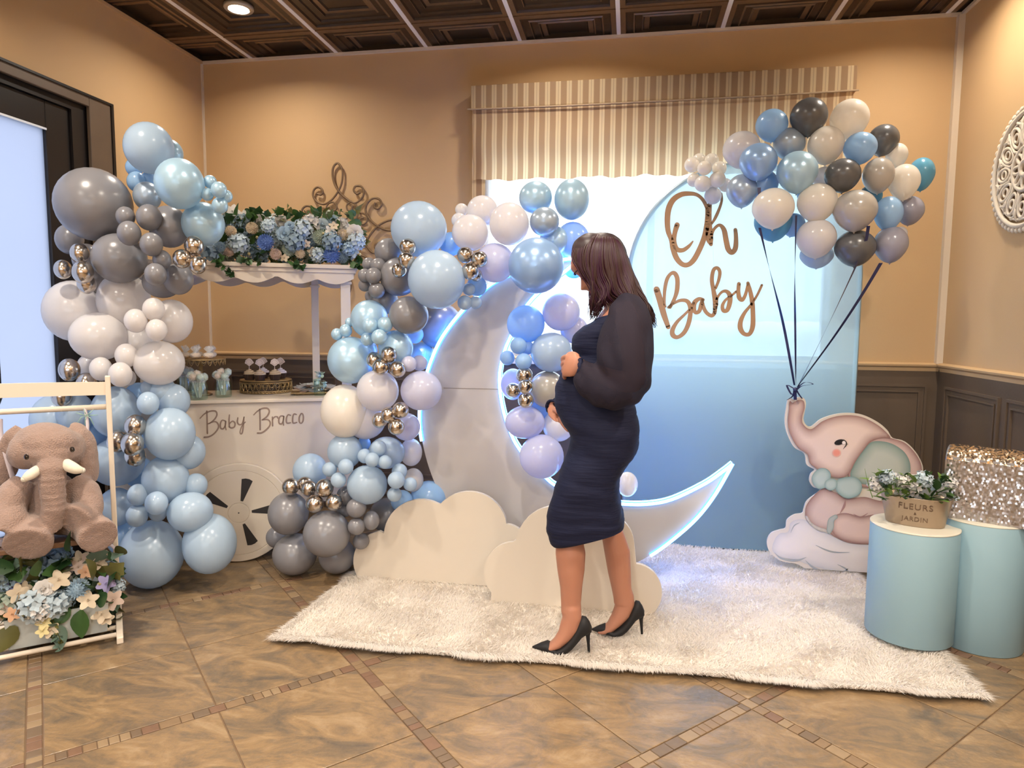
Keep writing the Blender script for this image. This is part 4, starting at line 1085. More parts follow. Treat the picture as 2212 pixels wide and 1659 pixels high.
def cupcake(o, px, label, frost):
    e = empty('cupcake', o, label, 'cupcake', 'cupcakes with toppers on the filigree stand')
    B = MB(); n = 40; rings = []
    for z, r in ((0, .024), (.012, .028), (.032, .034)): rings.append([Vector((r*(1+(.03 if k % 2 else -.03))*math.cos(2*PI*k/n), r*(1+(.03 if k % 2 else -.03))*math.sin(2*PI*k/n), z)) for k in range(n)])
    B.loft(rings); B.build('paper_case', m_case, e)
    B = MB(); pts = []
    for k in range(70):
        t_ = k/69; a = t_*2*PI*2.6; r = .026*(1-t_)**.8; pts.append((r*math.cos(a), r*math.sin(a), .036+.026*t_))
    B.tube(pts, [.0095*(1-.6*k/69) for k in range(70)], 7); B.ell((0,0,.034), .032, .032, .008, 14, 6); B.build('frosting', frost, e, True)
    B = MB(); B.tube([(0,0,.055), (0,0,.092)], .0014, 5)
    v, f = slab([(.026*math.cos(x)*(1+.12*math.cos(5*x+1)), .102+.019*math.sin(x)*(1+.14*math.cos(4*x))) for x in [2*PI*k/28 for k in range(28)]], lambda p: Vector((p[0], -.001, p[1])), lambda p: Vector((p[0], .001, p[1]))); B.add(v, f)
    tp_ = B.build('paper_topper', mat('topper_card', (.62,.52,.50), .6), e)
    B = MB(); q = [(.018*math.cos(x)*(1+.12*math.cos(5*x+1)), -.0016, .102+.0125*math.sin(x)*(1+.14*math.cos(4*x))) for x in [2*PI*k/24 for k in range(24)]]; B.tube(q, .0008, 4, closed=True); B.build('topper_outline', mat('topper_grey', (.33,.27,.28), .6), tp_)
m_frt = mat('tan_frosting', (.50,.38,.26), .6, noise_amt=.15, nscale=60); m_frl = mat('lilac_white_frosting', (.62,.58,.68), .6, noise_amt=.1)
for k, (a, rr, lab) in enumerate(((PI*1.27, .66, 'front left cupcake on the filigree stand'), (PI*1.55, .64, 'front middle cupcake on the filigree stand'), (PI*1.84, .66, 'front right cupcake on the filigree stand'), (PI*.72, .6, 'back left cupcake with lilac white frosting'), (PI*.25, .6, 'back right cupcake with lilac white frosting'))):
    cupcake(co_+Vector((rr*CR*math.cos(a), rr*CR*math.sin(a), .0765)), 0, lab, m_frt if k < 3 else m_frl)
# cookie tray
to = fl(672, 853, TZ)+Vector((.0, .05, 0)); to.z = TZ
tray = empty('cookie_tray', to, 'flat gold tray heaped with wrapped cookies at the right of the cart', 'tray', rz=CP.a)
B = MB(); B.box((-.13, -.065, .008), (.13, .065, .016)); B.box((-.11, -.045, 0), (.11, .045, .008)); o = B.build('tray_base', m_antq, tray); bevel(o, .003)
m_ck = [mat('cookie_'+n, c, .35, noise_amt=.3, nscale=50, bump=.3) for n, c in (('brown', (.20,.13,.10)), ('blue', (.20,.24,.30)), ('grey', (.30,.27,.26)))]
rnd = random.Random(4)
for k in range(22):
    x, y = rnd.uniform(-.11,.11), rnd.uniform(-.05,.05); z = .020+ (k//8)*.012
    if k >= 16: x *= .6; y *= .5
    B = MB(); n = 14; R = Matrix.Rotation(rnd.uniform(0,6), 3, 'Z') @ Matrix.Rotation(rnd.uniform(-.3,.3), 3, 'X')
    rings = []
    for zz, r in ((0, .024), (.003, .028), (.006, .024)): rings.append([R @ Vector((r*(1+.10*math.cos(5*2*PI*j/n+k))*math.cos(2*PI*j/n), r*math.sin(2*PI*j/n), zz)) + Vector((x, y, z)) for j in range(n)])
    B.loft(rings)
    p_ = B.build('cookie', m_ck[k % 3], tray)
    B = MB(); ruffle(B, (x, y, z+.004), .03, 12, .012, rnd); B.build('wrapper', m_cello, p_)
jz = CP.hit(690, 835, .12); jz.z = TZ
e = empty('treat_glass', jz, 'clear glass of blue tinsel wrapped sweets by the white post', 'glass')
B = MB(); B.lathe([(.0001,.002), (.028,0), (.030,.005), (.034,.085), (.0325,.085), (.0285,.008), (.0001,.006)], 24); B.build('glass_body', m_gl, e, True)
for k in range(9):
    a = rnd.uniform(0,6.28); r = rnd.uniform(0,.03); B = MB(); z = rnd.uniform(.06,.125); ruffle(B, (r*math.cos(a), r*math.sin(a), z), .02, 10, .012, rnd); B.ell((r*math.cos(a), r*math.sin(a), z-.008), .012, .012, .012, 8, 5); B.build('wrapped_sweet', [m_cello, m_mint, mat('tinsel_blue', (.35,.52,.68), .15, metal=.5, bump=.4)][k % 3], e)
# ---- flower garland on the roof
go = CP.loc(0, .1, 1.60); garl = empty('roof_flower_garland', go, 'garland of white, cream and blue flowers with ivy on the cart roof', 'flower garland')
def towards(p, up_=.25, j=.35):
    d = (Vector((0,0,CH))-p).normalized()+Vector((random.uniform(-j,j), random.uniform(-j,j), up_+random.uniform(-j,j))); return d.normalized()
def cput(kind, col, x, y, rpx, t_=.0, base=.034):
    p = CP.hit(400+x/4.424, 330+y/4.424, t_); s = rpx/4.424*mpp(p)/base; return put(kind, col, garl, p, s, towards(p))
RF = """pompom cream 435 750 52|pompom cream 640 720 55|pompom blue 770 855 75|rose powder 945 775 72|pompom blush 865 970 52|pompom sage 1000 920 68|pompom cream 1100 965 45|pompom sage 1290 805 68|pompom cream 1510 785 55|pompom blue 1400 980 75
hydrangea ice 510 870 80|blossom white 450 560 70|blossom white 730 640 80|rose white 915 650 60|hydrangea ice 1120 740 80|hydrangea white 1200 680 75|rose ice 1310 690 65|hydrangea slate 570 660 75|blossom white 1390 750 60|rose white 1620 765 80|hydrangea ice 1640 850 70|blossom cream 1420 700 50|bud yellow 610 965 50|bud yellow 690 810 50|blossom cream 1220 950 55|hydrangea ice 1270 980 60|pompom slate 1500 1000 55|hydrangea slate 250 950 85|pompom slate 330 900 50|blossom cream 950 1005 45|blossom ice 420 620 60|hydrangea slate 1040 850 80|hydrangea slate 1400 850 75|blossom ice 1600 950 60|bud yellow 1670 970 45|pompom blush 420 950 45|bud yellow 1320 770 40|hydrangea powder 1560 920 50|blossom cream 1160 870 40|hydrangea white 1500 690 55|blossom cream 1000 620 45|hydrangea ice 800 700 55|rose powder 1000 700 50|blossom white 560 600 55"""
for q in RF.replace('\n', '|').split('|'):
    k, c, x, y, r = q.split(); cput(k, c, float(x), float(y), float(r), random.uniform(-.03, .02)+(.10 if float(y) < 700 else .0))
random.seed(21)
for k in range(200):
    x = random.uniform(330, 1700); y = random.uniform(585, 1030)
    if k < 30: x = random.uniform(400, 1690); y = random.uniform(545, 640)
    if 30 <= k < 60: y = random.uniform(990, 1060)
    p = CP.hit(400+x/4.424, 330+y/4.424, random.uniform(.03, .14) if k > 30 else random.uniform(-.02,.1)); d = towards(p, .1, .9); d.z -= .3 if y > 900 else -.5
    put(random.choice(('leaf','ivy_leaf')), random.choice(('green','deep','deep','green','olive')), garl, p, random.uniform(.75,1.5), d)
for k in range(60):
    x = random.uniform(330, 1650); y = random.uniform(640, 1000); p = CP.hit(400+x/4.424, 330+y/4.424, random.uniform(.08,.3))
    put(random.choice(('hydrangea','hydrangea','rose','pompom')), random.choice(('slate','sage','ice','powder','white')), garl, p, random.uniform(.9,1.4), towards(p))
for sx, sy, pts in ((330,1000,[(330,1040),(360,1080),(400,1120),(440,1150)]), (560,1000,[(600,1030),(690,1040)]), (1640,1060,[(1650,1085),(1690,1080)]), (1040,1050,[(1060,1070),(1110,1075)])):
    P = [CP.hit(400+x/4.424, 330+y/4.424, -.05) for x, y in [(sx, sy)]+pts]; B = MB(); B.tube([p-garl.location for p in P], .0015, 5); B.build('vine', mat('leaf_olive', LC['olive'], .45), garl)
    for p in P:
        for j in range(3): put('ivy_leaf', random.choice(('green','deep')), garl, p, random.uniform(.6,.95), (random.uniform(-1,1), -.4, random.uniform(-1,.2)))
# ================================================================== WALL DECOR
m_iron = mat('bronze_iron', (.20,.125,.065), .5, metal=.3, noise_amt=.2)
WYD = YB-.022; cc = at(738, 496, WYD)
iron = empty('scroll_wall_ornament', cc, 'bronze wrought iron scroll ornament hanging on the back wall', 'wall decor')
iq = lambda x, y, k: (lambda q: Matrix.Rotation(PI/2*k, 3, 'Y') @ Vector((q.x-cc.x, 0, q.z-cc.z)))(at(400+x/4.424, 330+y/4.424, WYD))
lobe = [(1258,392),(1300,400),(1312,360),(1275,328),(1232,352),(1222,410),(1262,470),(1330,490),(1400,450),(1460,372),(1498,280),(1500,160),(1455,100),(1412,150),(1414,250),(1456,350),(1530,430),(1620,480),(1690,430),(1708,370),(1680,322),(1630,320),(1612,358),(1640,392),(1672,380)]
inn = [(1392,505),(1402,545),(1438,548),(1448,505),(1412,472),(1365,490),(1345,550),(1360,640),(1420,700)]
inn2 = [(1600,505),(1590,545),(1554,548),(1544,505),(1580,472),(1627,490),(1647,550),(1632,640),(1572,700)]
arc = [(1245,640),(1290,585),(1355,568),(1430,595),(1480,660),(1495,720)]
for k in range(4):
    for path in (lobe, inn, inn2, arc):
        p = cr(path, 5); B = MB(); B.tube([iq(x, y, k) for x, y in p], (.0075 if path is lobe else .006), 6); B.build('scroll_bar', m_iron, iron, True)
MZ, MYc, MR = 2.035, 3.56, .295
med = empty('lattice_medallion', (XR-.001, MYc, MZ), 'round white carved lattice medallion on the right wall', 'wall decor'); m_med = mat('chalk_white', (.66,.58,.47), .7, noise_amt=.06, bump=.1, bscale=60)
def mring(B, r, t_, n=64, cx=0, cy=0, ex=1, rot_=0):
    pts = []
    for k in range(n):
        a = 2*PI*k/n; x, y = r*ex*math.cos(a), r*math.sin(a); x, y = x*math.cos(rot_)-y*math.sin(rot_)+cx, x*math.sin(rot_)+y*math.cos(rot_)+cy
        pts.append((-.014, x, y))
    B.tube(pts, t_, 6, closed=True)
B = MB(); mring(B, MR*.90, .012); mring(B, MR*.80, .006)
for k in range(56):
    a = 2*PI*k/56; B.ell((-.012, MR*.97*math.cos(a), MR*.97*math.sin(a)), .012, .015, .015, 8, 5)
B.build('outer_rim', m_med, med, True)
for k in range(12):
    a = 2*PI*k/12; B = MB(); mring(B, .052, .008, 24, MR*.60*math.cos(a), MR*.60*math.sin(a), .62, a+PI/2)
    mring(B, .020, .006, 14, MR*.60*math.cos(a), MR*.60*math.sin(a)); a2 = a+PI/12
    B.tube([(-.014, MR*r*math.cos(a2+d), MR*r*math.sin(a2+d)) for r, d in ((.82,-.12),(.72,.05),(.60,0),(.45,-.04),(.36,.1))], .008, 6); B.tube([(-.014, MR*r*math.cos(a2+d), MR*r*math.sin(a2+d)) for r, d in ((.82,.12),(.72,-.03),(.62,.03))], .008, 6)
    B.build('carved_petal', m_med, med, True)
B = MB(); mring(B, MR*.34, .011); mring(B, MR*.12, .012, 20)
for k in range(8): a = 2*PI*k/8; mring(B, .034, .008, 18, MR*.22*math.cos(a), MR*.22*math.sin(a), .5, a+PI/2)
B.build('centre_rosette', m_med, med, True)
# ================================================================== PEDESTALS, PLANTER, SEQUIN BOX
m_ped = mat('pedestal_blue', (.26,.40,.46), .55, noise_amt=.02); m_pedtop = mat('pedestal_top_cream', (.62,.58,.48), .5)
def pedestal(px, fy, R, top, lab):
    c = fl(px, fy, .03); c = Vector((at(px, fy, c.y+R).x, c.y+R, .032 if 'front' in lab else .0005))
    e = empty('pedestal', c, lab, 'pedestal', 'blue cylinder pedestals'); H = top-c.z
    B = MB(); B.lathe([(.001,0), (R-.002,0), (R,.003), (R,H-.004), (R-.002,H-.001)], 64); B.build('cylinder_body', m_ped, e, True)
    B = MB(); B.lathe([(R-.001,H-.006), (R+.001,H-.004), (R+.001,H-.001), (R-.003,H), (.001,H)], 64); B.build('top_disc', m_pedtop, e, True)
    return c, H+c.z
ztop1 = at(1965, 1150, fl(1965, 1404, .03).y+.03).z
pc1, pt1 = pedestal(1958, 1404, .160, ztop1, 'shorter pale blue pedestal in front, with the metal flower planter')
pc2, pt2 = pedestal(2106, 1403, .160, at(2120, 1121, fl(2105, 1403).y+.05).z, 'taller pale blue pedestal by the wall, with the sequin box')
for _q in ():
    pass
m_zinc = mat('galvanised_metal', (.42,.33,.25), .33, metal=.75, noise_amt=.12, nscale=6)
pl0 = Vector((pc1.x, pc1.y, pt1+.001)); pl = empty('metal_planter', pl0, 'oval metal planter of white flowers on the shorter pedestal', 'planter', rz=math.radians(-22))
a_, b2_ = at(1881, 1066, pc1.y-.02), at(2044, 1090, pc1.y-.02); hw = (b2_.x-a_.x)/2*.90; PH = (at(1962, 1079, pc1.y-.07).z-pl0.z)
def oval(rx_, ry_, z, n=40): return [Vector((rx_*math.cos(2*PI*k/n), ry_*math.sin(2*PI*k/n), z)) for k in range(n)]
B = MB(); B.loft([oval(hw*.80, .052, 0), oval(hw*.82, .054, .003), oval(hw, .068, PH), oval(hw+.003, .071, PH+.003), oval(hw-.003, .065, PH+.003), oval(hw*.95, .06, PH-.02)], False); B.add(oval(hw*.80, .052, 0), [tuple(range(39, -1, -1))]); B.build('planter_body', m_zinc, pl, True)
B = MB(); B.loft([oval(hw*.94, .058, PH-.018)]+[oval(.001, .001, PH-.018)], False); B.build('moss_filling', mat('moss', (.05,.07,.02), .9, bump=.4), pl)
def text_mesh(s, size, m, parent, fn, ext=.0006, space=1.0):
    cu = bpy.data.curves.new('text', 'FONT'); cu.body = s; cu.size = size; cu.align_x = 'CENTER'; cu.align_y = 'CENTER'; cu.extrude = ext; cu.space_character = space
    to_ = bpy.data.objects.new('text_tmp', cu); C.objects.link(to_); bpy.context.view_layer.update()
    me = bpy.data.meshes.new_from_object(to_.evaluated_get(bpy.context.evaluated_depsgraph_get())); bpy.data.objects.remove(to_)
    for v_ in me.vertices: v_.co = fn(v_.co.copy())
    me.materials.clear(); me.materials.append(m); return link('lettering', me, parent)
m_txt = mat('planter_print', (.14,.085,.05), .6)
def onp(z0):
    def fn(c):
        z = z0+c.y; k = z/PH; rx_ = hw*(.82+.18*k); ry_ = .054+.014*k; th = math.asin(max(-1, min(1, c.x/rx_)))
        return Vector((c.x, -ry_*math.cos(th)-.0006-c.z, z))
    return fn
text_mesh('FLEURS', .034, m_txt, pl, onp(PH*.70), space=1.15); text_mesh('&', .014, m_txt, pl, onp(PH*.47)); text_mesh('JARDIN', .026, m_txt, pl, onp(PH*.26), space=1.1)
random.seed(5)
M_ = Matrix.Rotation(math.radians(-22), 3, 'Z')
def pput(kind, col, px, py, s, t_=0., par=pl, fac=None):
    p = at(px, py, pc1.y+t_); o = link(NAMES[kind], fmesh(kind, col), par); o.location = M_.transposed() @ (p-pl.location)
    o.rotation_mode = 'QUATERNION'; o.rotation_quaternion = Vector(fac or (random.uniform(-.5,.5), -1, random.uniform(0,.8))).to_track_quat('Z' if 'leaf' not in kind else 'Y', 'X' if 'leaf' not in kind else 'Z'); o.scale = (s*1.45,)*3
for k, c, x, y, s in (('hydrangea','white',1893,1046,.55),('rose','white',1902,1040,.55),('hydrangea','ice',1915,1030,.5),('blossom','white',1925,1026,.45),('blossom','white',1945,1058,.6),('hydrangea','white',1965,1048,.75),('rose','white',1972,1040,.6),('hydrangea','ice',1995,1035,.55),('blossom','white',2005,1066,.6),('blossom','ice',2022,1050,.5),('hydrangea','white',2052,1044,.5),('blossom','white',1985,1070,.5),('hydrangea','white',1950,1040,.45),('rose','ice',1960,1062,.5),('blossom','white',2036,1062,.45)):
    pput(k, c, x, y, s, random.uniform(-.05,.02))
for k in range(120):
    x = random.uniform(1885, 2062); y = 1082-random.uniform(0, 55)+(x-1885)*.06; pput('leaf', random.choice(('fresh','green','fresh','deep')), x, y, random.uniform(.4,.8), random.uniform(-.06,.0), fac=(random.uniform(-.8,.8), random.uniform(-.6,.2), random.uniform(.1,1)))
B = MB(); q = [at(x, y, pc1.y-.03)-pl.location for x, y in ((1885,1075),(1875,1045),(1868,1012))]; B.tube([M_.transposed() @ p for p in q], [.002,.0015,.0006], 5); B.build('grass_blade', mat('leaf_fresh', LC['fresh'], .45), pl)
# sequin box
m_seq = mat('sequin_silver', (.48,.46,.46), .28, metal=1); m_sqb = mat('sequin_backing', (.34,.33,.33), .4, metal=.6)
sb0 = Vector((pc2.x+.005, pc2.y-.01, pt2+.001)); rzb = math.radians(-29)
sb = empty('sequin_box', sb0, 'silver sequin covered chest with rounded lid on the taller pedestal', 'box', rz=rzb)
dpt = .105; hw2 = 93*mpp(sb0)*.82; H1 = at(2110, 1003, sb0.y-dpt).z-sb0.z; H2 = at(2105, 972, sb0.y-dpt*.3).z-sb0.z
B = MB(); B.box((-hw2, -dpt, 0), (hw2, dpt, H1-.002)); o = B.build('chest_body', m_sqb, sb); bevel(o, .006)
def lidp(a): return Vector((0, -dpt*math.cos(a), H1+(H2-H1)*math.sin(a)))
B = MB(); B.loft([[Vector((s*(hw2+.003), 0, 0))+lidp(PI*k/16)*1.0 for k in range(17)] for s in (-1, 1)]); B.build('lid', m_sqb, sb, True)
rnd = random.Random(9)
def sequins(fn, nu, nv, su, sv):
    B = MB()
    for i in range(nu):
        for j in range(nv):
            o, U, V, N = fn((i+.5+(j % 2)*.5-.25)/nu, (j+.5)/nv); R = Matrix.Rotation(rnd.gauss(0,.13), 3, U) @ Matrix.Rotation(rnd.gauss(0,.10), 3, V)
            a, b3 = R @ (U*su/2), R @ (V*sv/2); o = o+N*(.003+rnd.uniform(0,.0015)); B.add([o-a-b3, o+a-b3, o+a+b3, o-a+b3], [(0,1,2,3)])
    return B
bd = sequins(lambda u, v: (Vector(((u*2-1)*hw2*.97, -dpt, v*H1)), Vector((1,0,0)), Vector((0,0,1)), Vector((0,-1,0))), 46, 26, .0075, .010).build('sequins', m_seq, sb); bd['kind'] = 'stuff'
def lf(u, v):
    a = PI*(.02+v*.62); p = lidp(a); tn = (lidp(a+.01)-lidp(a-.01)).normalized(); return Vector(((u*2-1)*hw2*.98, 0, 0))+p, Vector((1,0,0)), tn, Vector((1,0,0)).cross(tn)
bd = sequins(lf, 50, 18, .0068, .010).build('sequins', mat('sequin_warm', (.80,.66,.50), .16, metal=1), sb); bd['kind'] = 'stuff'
for s in (-1, 1):
    B = MB(); B.box((s*hw2-.003, -dpt-.004, 0), (s*hw2+.003, -dpt+.004, H1)); B.build('corner_strip', m_seq, sb)
for k in range(6):
    B = MB(); x = (-1+(2*k+1)/6)*hw2*.92; B.box((x-.011, -dpt-.0065, H1+.004), (x+.011, -dpt-.004, H1+.014)); B.build('lid_window', m_sqb, sb)
# ================================================================== ELEPHANT CUTOUT
EY = 3.62
EP = lambda x, y, d=0.: (lambda q: Vector((q.x, q.y+d, max(q.z, .030))))(at(1650+x/2.5925, 780+y/2.5925, EY))
eo = EP(450, 1225); ele = empty('elephant_cutout', eo, 'printed baby elephant cutout sitting on a cloud, holding the balloon ribbons', 'cutout')
def cutcol():
    m = bpy.data.materials.new('printed_art'); m.use_nodes = True; t = m.node_tree; a = t.nodes.new('ShaderNodeVertexColor'); a.layer_name = 'Col'; b = t.nodes['Principled BSDF']; t.links.new(a.outputs[0], b.inputs[0]); b.inputs['Roughness'].default_value = .5; return m
m_art = cutcol()
from mathutils.geometry import delaunay_2d_cdt
def art(name, poly, c0, c1, lay, rings=5, step=.006, per=6, closed=True, smooth_=True, th=.0008):
    """flat printed shape; the ink shades from c0 at its outline to c1 inside"""
    p = cr(poly, per, True) if smooth_ else poly; n = len(p); wd = rings*step*2.5925*F/dep(eo)
    xs = [q[0] for q in p]; ys = [q[1] for q in p]; g = max(4., min(13., (max(xs)-min(xs))/14)); pts = [Vector(q) for q in p]; seg = [(p[i], p[(i+1) % n]) for i in range(n)]
    def inside(x, y):
        c = False
        for a, b in seg:
            if (a[1] > y) != (b[1] > y) and x < (b[0]-a[0])*(y-a[1])/(b[1]-a[1])+a[0]: c = not c
        return c
    def dist(x, y):
        m = 1e9
        for a, b in seg:
            dx, dy = b[0]-a[0], b[1]-a[1]; l = dx*dx+dy*dy or 1; t = max(0, min(1, ((x-a[0])*dx+(y-a[1])*dy)/l)); m = min(m, math.hypot(x-a[0]-t*dx, y-a[1]-t*dy))
        return m
    y = min(ys)
    while y < max(ys):
        x = min(xs)
        while x < max(xs):
            if inside(x, y) and dist(x, y) > g*.45: pts.append(Vector((x, y)))
            x += g
        y += g
    vo, _, fo, _, _, _ = delaunay_2d_cdt(pts, [], [list(range(n))], 1, 1e-6)
    vs = [EP(q.x, q.y, -lay*.0011)-eo for q in vo]; ks = []
    for q in vo: t = min(1, dist(q.x, q.y)/max(wd, .01)); ks.append(t**.7)
    fs = [tuple(q) for q in fo]; me = pymesh(name, vs, fs, m_art)
    ca = me.color_attributes.new('Col', 'FLOAT_COLOR', 'POINT')
    for i_, k in enumerate(ks): ca.data[i_].color = (*[c0[j_]+(c1[j_]-c0[j_])*k for j_ in range(3)], 1)
    return link(name, me, ele)
outline = [(133,222),(150,207),(168,216),(190,203),(222,206),(236,235),(228,290),(222,325),(235,355),(265,366),(320,325),(400,298),(480,291),(560,303),(640,343),(690,385),(722,430),(790,450),(850,508),(888,580),(890,640),(870,720),(840,800),(830,900),(850,990),(860,1080),(835,1160),(740,1213),(600,1228),(520,1218),(440,1205),(330,1195),(240,1165),(180,1135),(100,1120),(38,1075),(17,1015),(40,965),(90,945),(122,935),(130,890),(172,860),(215,852),(225,825),(245,780),(318,722),(278,706),(256,672),(262,633),(284,608),(240,580),(226,518),(168,480),(128,400),(117,330),(124,270)]
P = [EP(x, y, 0)-eo for x, y in cr(outline, 5, True)]; v, f = slab(P, lambda p: p, lambda p: p+Vector((0,.012,0)))
o = link('board', pymesh('board', v, f, m_board2), ele)
B = MB(); B.box((-.01, .012, 0), (.01, .022, .45)); B.box((-.01, .022, 0), (.01, .2, .01)); B.build('prop_foot', m_board, ele)
SK0, SK1 = (.27,.145,.12), (.62,.47,.40)
cl0, cl1 = (.60,.57,.54), (.70,.64,.59)
art('cloud_art', [(60,1000),(90,965),(135,955),(150,905),(200,885),(260,900),(330,950),(450,1010),(600,1030),(760,1020),(830,1000),(845,1080),(820,1145),(735,1195),(600,1212),(480,1195),(380,1175),(250,1140),(180,1112),(100,1100),(48,1060)], (.52,.50,.49), cl1, 1, 4, .010)
def stroke(name, pts, col, lay, par=None):
    B = MB(); p = cr(pts, 6)
    for i in range(len(p)-1):
        a, b = p[i], p[i+1]; dx, dy = b[0]-a[0], b[1]-a[1]; l = math.hypot(dx, dy) or 1; nx, ny = -dy/l, dx/l
        q = [(a[0]+nx*a[2], a[1]+ny*a[2]), (b[0]+nx*b[2], b[1]+ny*b[2]), (b[0]-nx*b[2], b[1]-ny*b[2]), (a[0]-nx*a[2], a[1]-ny*a[2])]
        B.add([EP(x, y, -lay*.0011)-eo for x, y in q], [(0,1,2,3)])
    return B.build(name, mat('print_%s_%d' % (name, int(col[0]*1000)), col, .5), ele)
for s in ([(60,1072,1),(100,1105,5),(180,1116,6),(238,1098,1)], [(232,1115,1),(280,1158,6),(350,1180,7),(440,1180,6),(472,1160,1)], [(412,1138,1),(462,1165,5),(480,1195,6),(560,1218,7),(620,1220,1)], [(290,1030,1),(345,1056,4),(400,1070,4),(480,1070,1)], [(150,960,1),(170,920,3),(200,905,1)]): stroke('cloud_line', s, (.34,.36,.36), 2)
art('elephant_body', [(325,715),(400,735),(460,770),(560,760),(640,780),(760,800),(800,880),(780,950),(700,1005),(600,1024),(480,1018),(400,985),(350,955),(300,945),(245,900),(230,850),(247,790)], SK0, SK1, 3, 6, .008)
art('elephant_leg', [(400,862),(375,905),(385,960),(440,1000),(540,1020),(640,1016),(700,980),(690,900),(620,860),(540,870),(460,850)], SK0, (.68,.50,.42), 4, 5, .007)
art('elephant_paw', [(400,858),(362,880),(352,920),(352,955),(370,965),(390,930),(392,895),(412,875)], (.24,.30,.27), (.40,.42,.38), 5, 2, .004)
art('elephant_toes', [(232,868),(250,905),(300,945),(345,955),(345,940),(300,925),(262,900),(245,870)], (.42,.40,.35), (.55,.48,.42), 5, 1, .003)
stroke('fold_line', [(455,775,1),(448,810,7),(425,850,1)], (.34,.19,.17), 5); stroke('fold_line', [(500,855,1),(540,872,4),(580,850,1)], (.34,.19,.17), 5)
art('elephant_ear', [(600,436),(660,422),(722,434),(788,458),(843,512),(877,575),(878,640),(850,705),(800,735),(700,725),(600,710),(520,695),(470,640),(500,570),(550,500)], (.27,.14,.12), (.60,.43,.37), 6, 5, .007)
art('ear_inner', [(600,452),(660,448),(725,466),(785,510),(815,570),(812,640),(765,690),(640,692),(540,684),(482,640),(512,560),(560,492)], (.16,.24,.20), (.46,.48,.40), 7, 8, .0075)
art('elephant_head', [(142,224),(158,232),(172,226),(192,217),(220,222),(226,262),(212,312),(218,352),(262,380),(325,336),(400,309),(480,302),(555,315),(632,355),(680,395),(705,428),(660,428),(600,445),(560,490),(510,560),(485,610),(450,645),(400,650),(340,630),(290,598),(255,570),(240,520),(185,478),(143,402),(132,335),(138,275)], SK0, (.70,.54,.45), 8, 7, .0075)
art('cheek', [(404+26*math.cos(a), 512+24*math.sin(a)) for a in [2*PI*k/14 for k in range(14)]], (.66,.46,.38), (.74,.27,.19), 9, 4, .0024, 2)
art('eye', [(420+29*math.cos(a)*math.cos(-.25)-15*math.sin(a)*math.sin(-.25), 452+29*math.cos(a)*math.sin(-.25)+15*math.sin(a)*math.cos(-.25)) for a in [2*PI*k/16 for k in range(16)]], (.012,.008,.006), (.008,.006,.006), 10, 1, .002, 2)
art('eye_glint', [(438,446),(452,446),(455,458),(444,464),(434,458)], (.7,.6,.5), (.75,.65,.6), 11, 1, .001, 3)
stroke('eyelash', [(442,438,2),(456,450,3),(458,466,3),(448,480,2)], (.015,.01,.01), 11); stroke('eyelash', [(455,462,2),(468,462,1)], (.015,.01,.01), 12); stroke('eyelash', [(452,474,2),(440,490,1)], (.015,.01,.01), 12)
MT0, MT1 = (.20,.30,.28), (.42,.50,.45)
art('bow', [(372,640),(350,602),(305,600),(270,635),(268,675),(300,712),(345,700)], MT0, MT1, 10, 4, .006); art('bow', [(400,668),(450,648),(510,648),(545,690),(532,742),(470,766),(418,742),(396,705)], MT0, MT1, 10, 4, .006)
art('bow_knot', [(340,672),(370,655),(402,665),(404,703),(372,722),(340,705)], MT0, MT1, 11, 3, .005)
# ---- ribbons
m_rib = mat('navy_ribbon', (.014,.020,.085), .32, spec=.6)
kn = at(1718, 838, EY-.03); rb = empty('ribbon_bundle', kn, 'navy ribbons running from the balloon bunch to a bow at the raised trunk', 'ribbon')
def ribbon(pts, wd, Y0, Y1, tw=0., name='ribbon'):
    p = cr([(x, y) for x, y in pts], 10); n = len(p); v = []; f = []
    for i, (x, y) in enumerate(p):
        t_ = i/(n-1); q = at(x, y, Y0+(Y1-Y0)*t_); a = tw*t_*PI+.1; wv = wd/2
        v += [q+Vector((math.cos(a)*wv, math.sin(a)*wv, 0))-kn, q-Vector((math.cos(a)*wv, math.sin(a)*wv, 0))-kn]
    f = [(2*i, 2*i+1, 2*i+3, 2*i+2) for i in range(n-1)]; o = link(name, pymesh(name, v, f, m_rib), rb); md = o.modifiers.new('thick', 'SOLIDIFY'); md.thickness = .0006
ribbon([(1641,492),(1662,580),(1692,700),(1716,832)], .013, 3.48, EY-.03, 1.2); ribbon([(1720,465),(1717,600),(1718,720),(1719,832)], .010, 3.50, EY-.03, 1.4)
ribbon([(1876,488),(1868,530),(1842,590),(1790,700),(1724,835)], .016, 3.42, EY-.03, .5); ribbon([(1903,568),(1860,640),(1800,730),(1722,836)], .018, 3.52, EY-.03, .3)
ribbon([(1640,405),(1641,430)], .016, 3.50, 3.50, 0)
ribbon([(1716,840),(1700,832),(1710,852),(1717,846)], .010, EY-.04, EY-.04, 0, 'bow_loop'); ribbon([(1718,842),(1738,826),(1756,830),(1732,834),(1720,844)], .008, EY-.04, EY-.04, 0, 'bow_loop')
ribbon([(1716,842),(1712,856),(1700,864)], .010, EY-.04, EY-.03, .2, 'bow_tail'); ribbon([(1720,842),(1726,852),(1733,861)], .010, EY-.04, EY-.03, .2, 'bow_tail'); ribbon([(1717,838),(1718,864)], .016, EY-.035, EY-.03, 0, 'bow_tail')
B = MB(); B.ell(at(1718, 841, EY-.045)-kn, .012, .008, .010, 10, 6); B.build('knot', m_rib, rb, True)
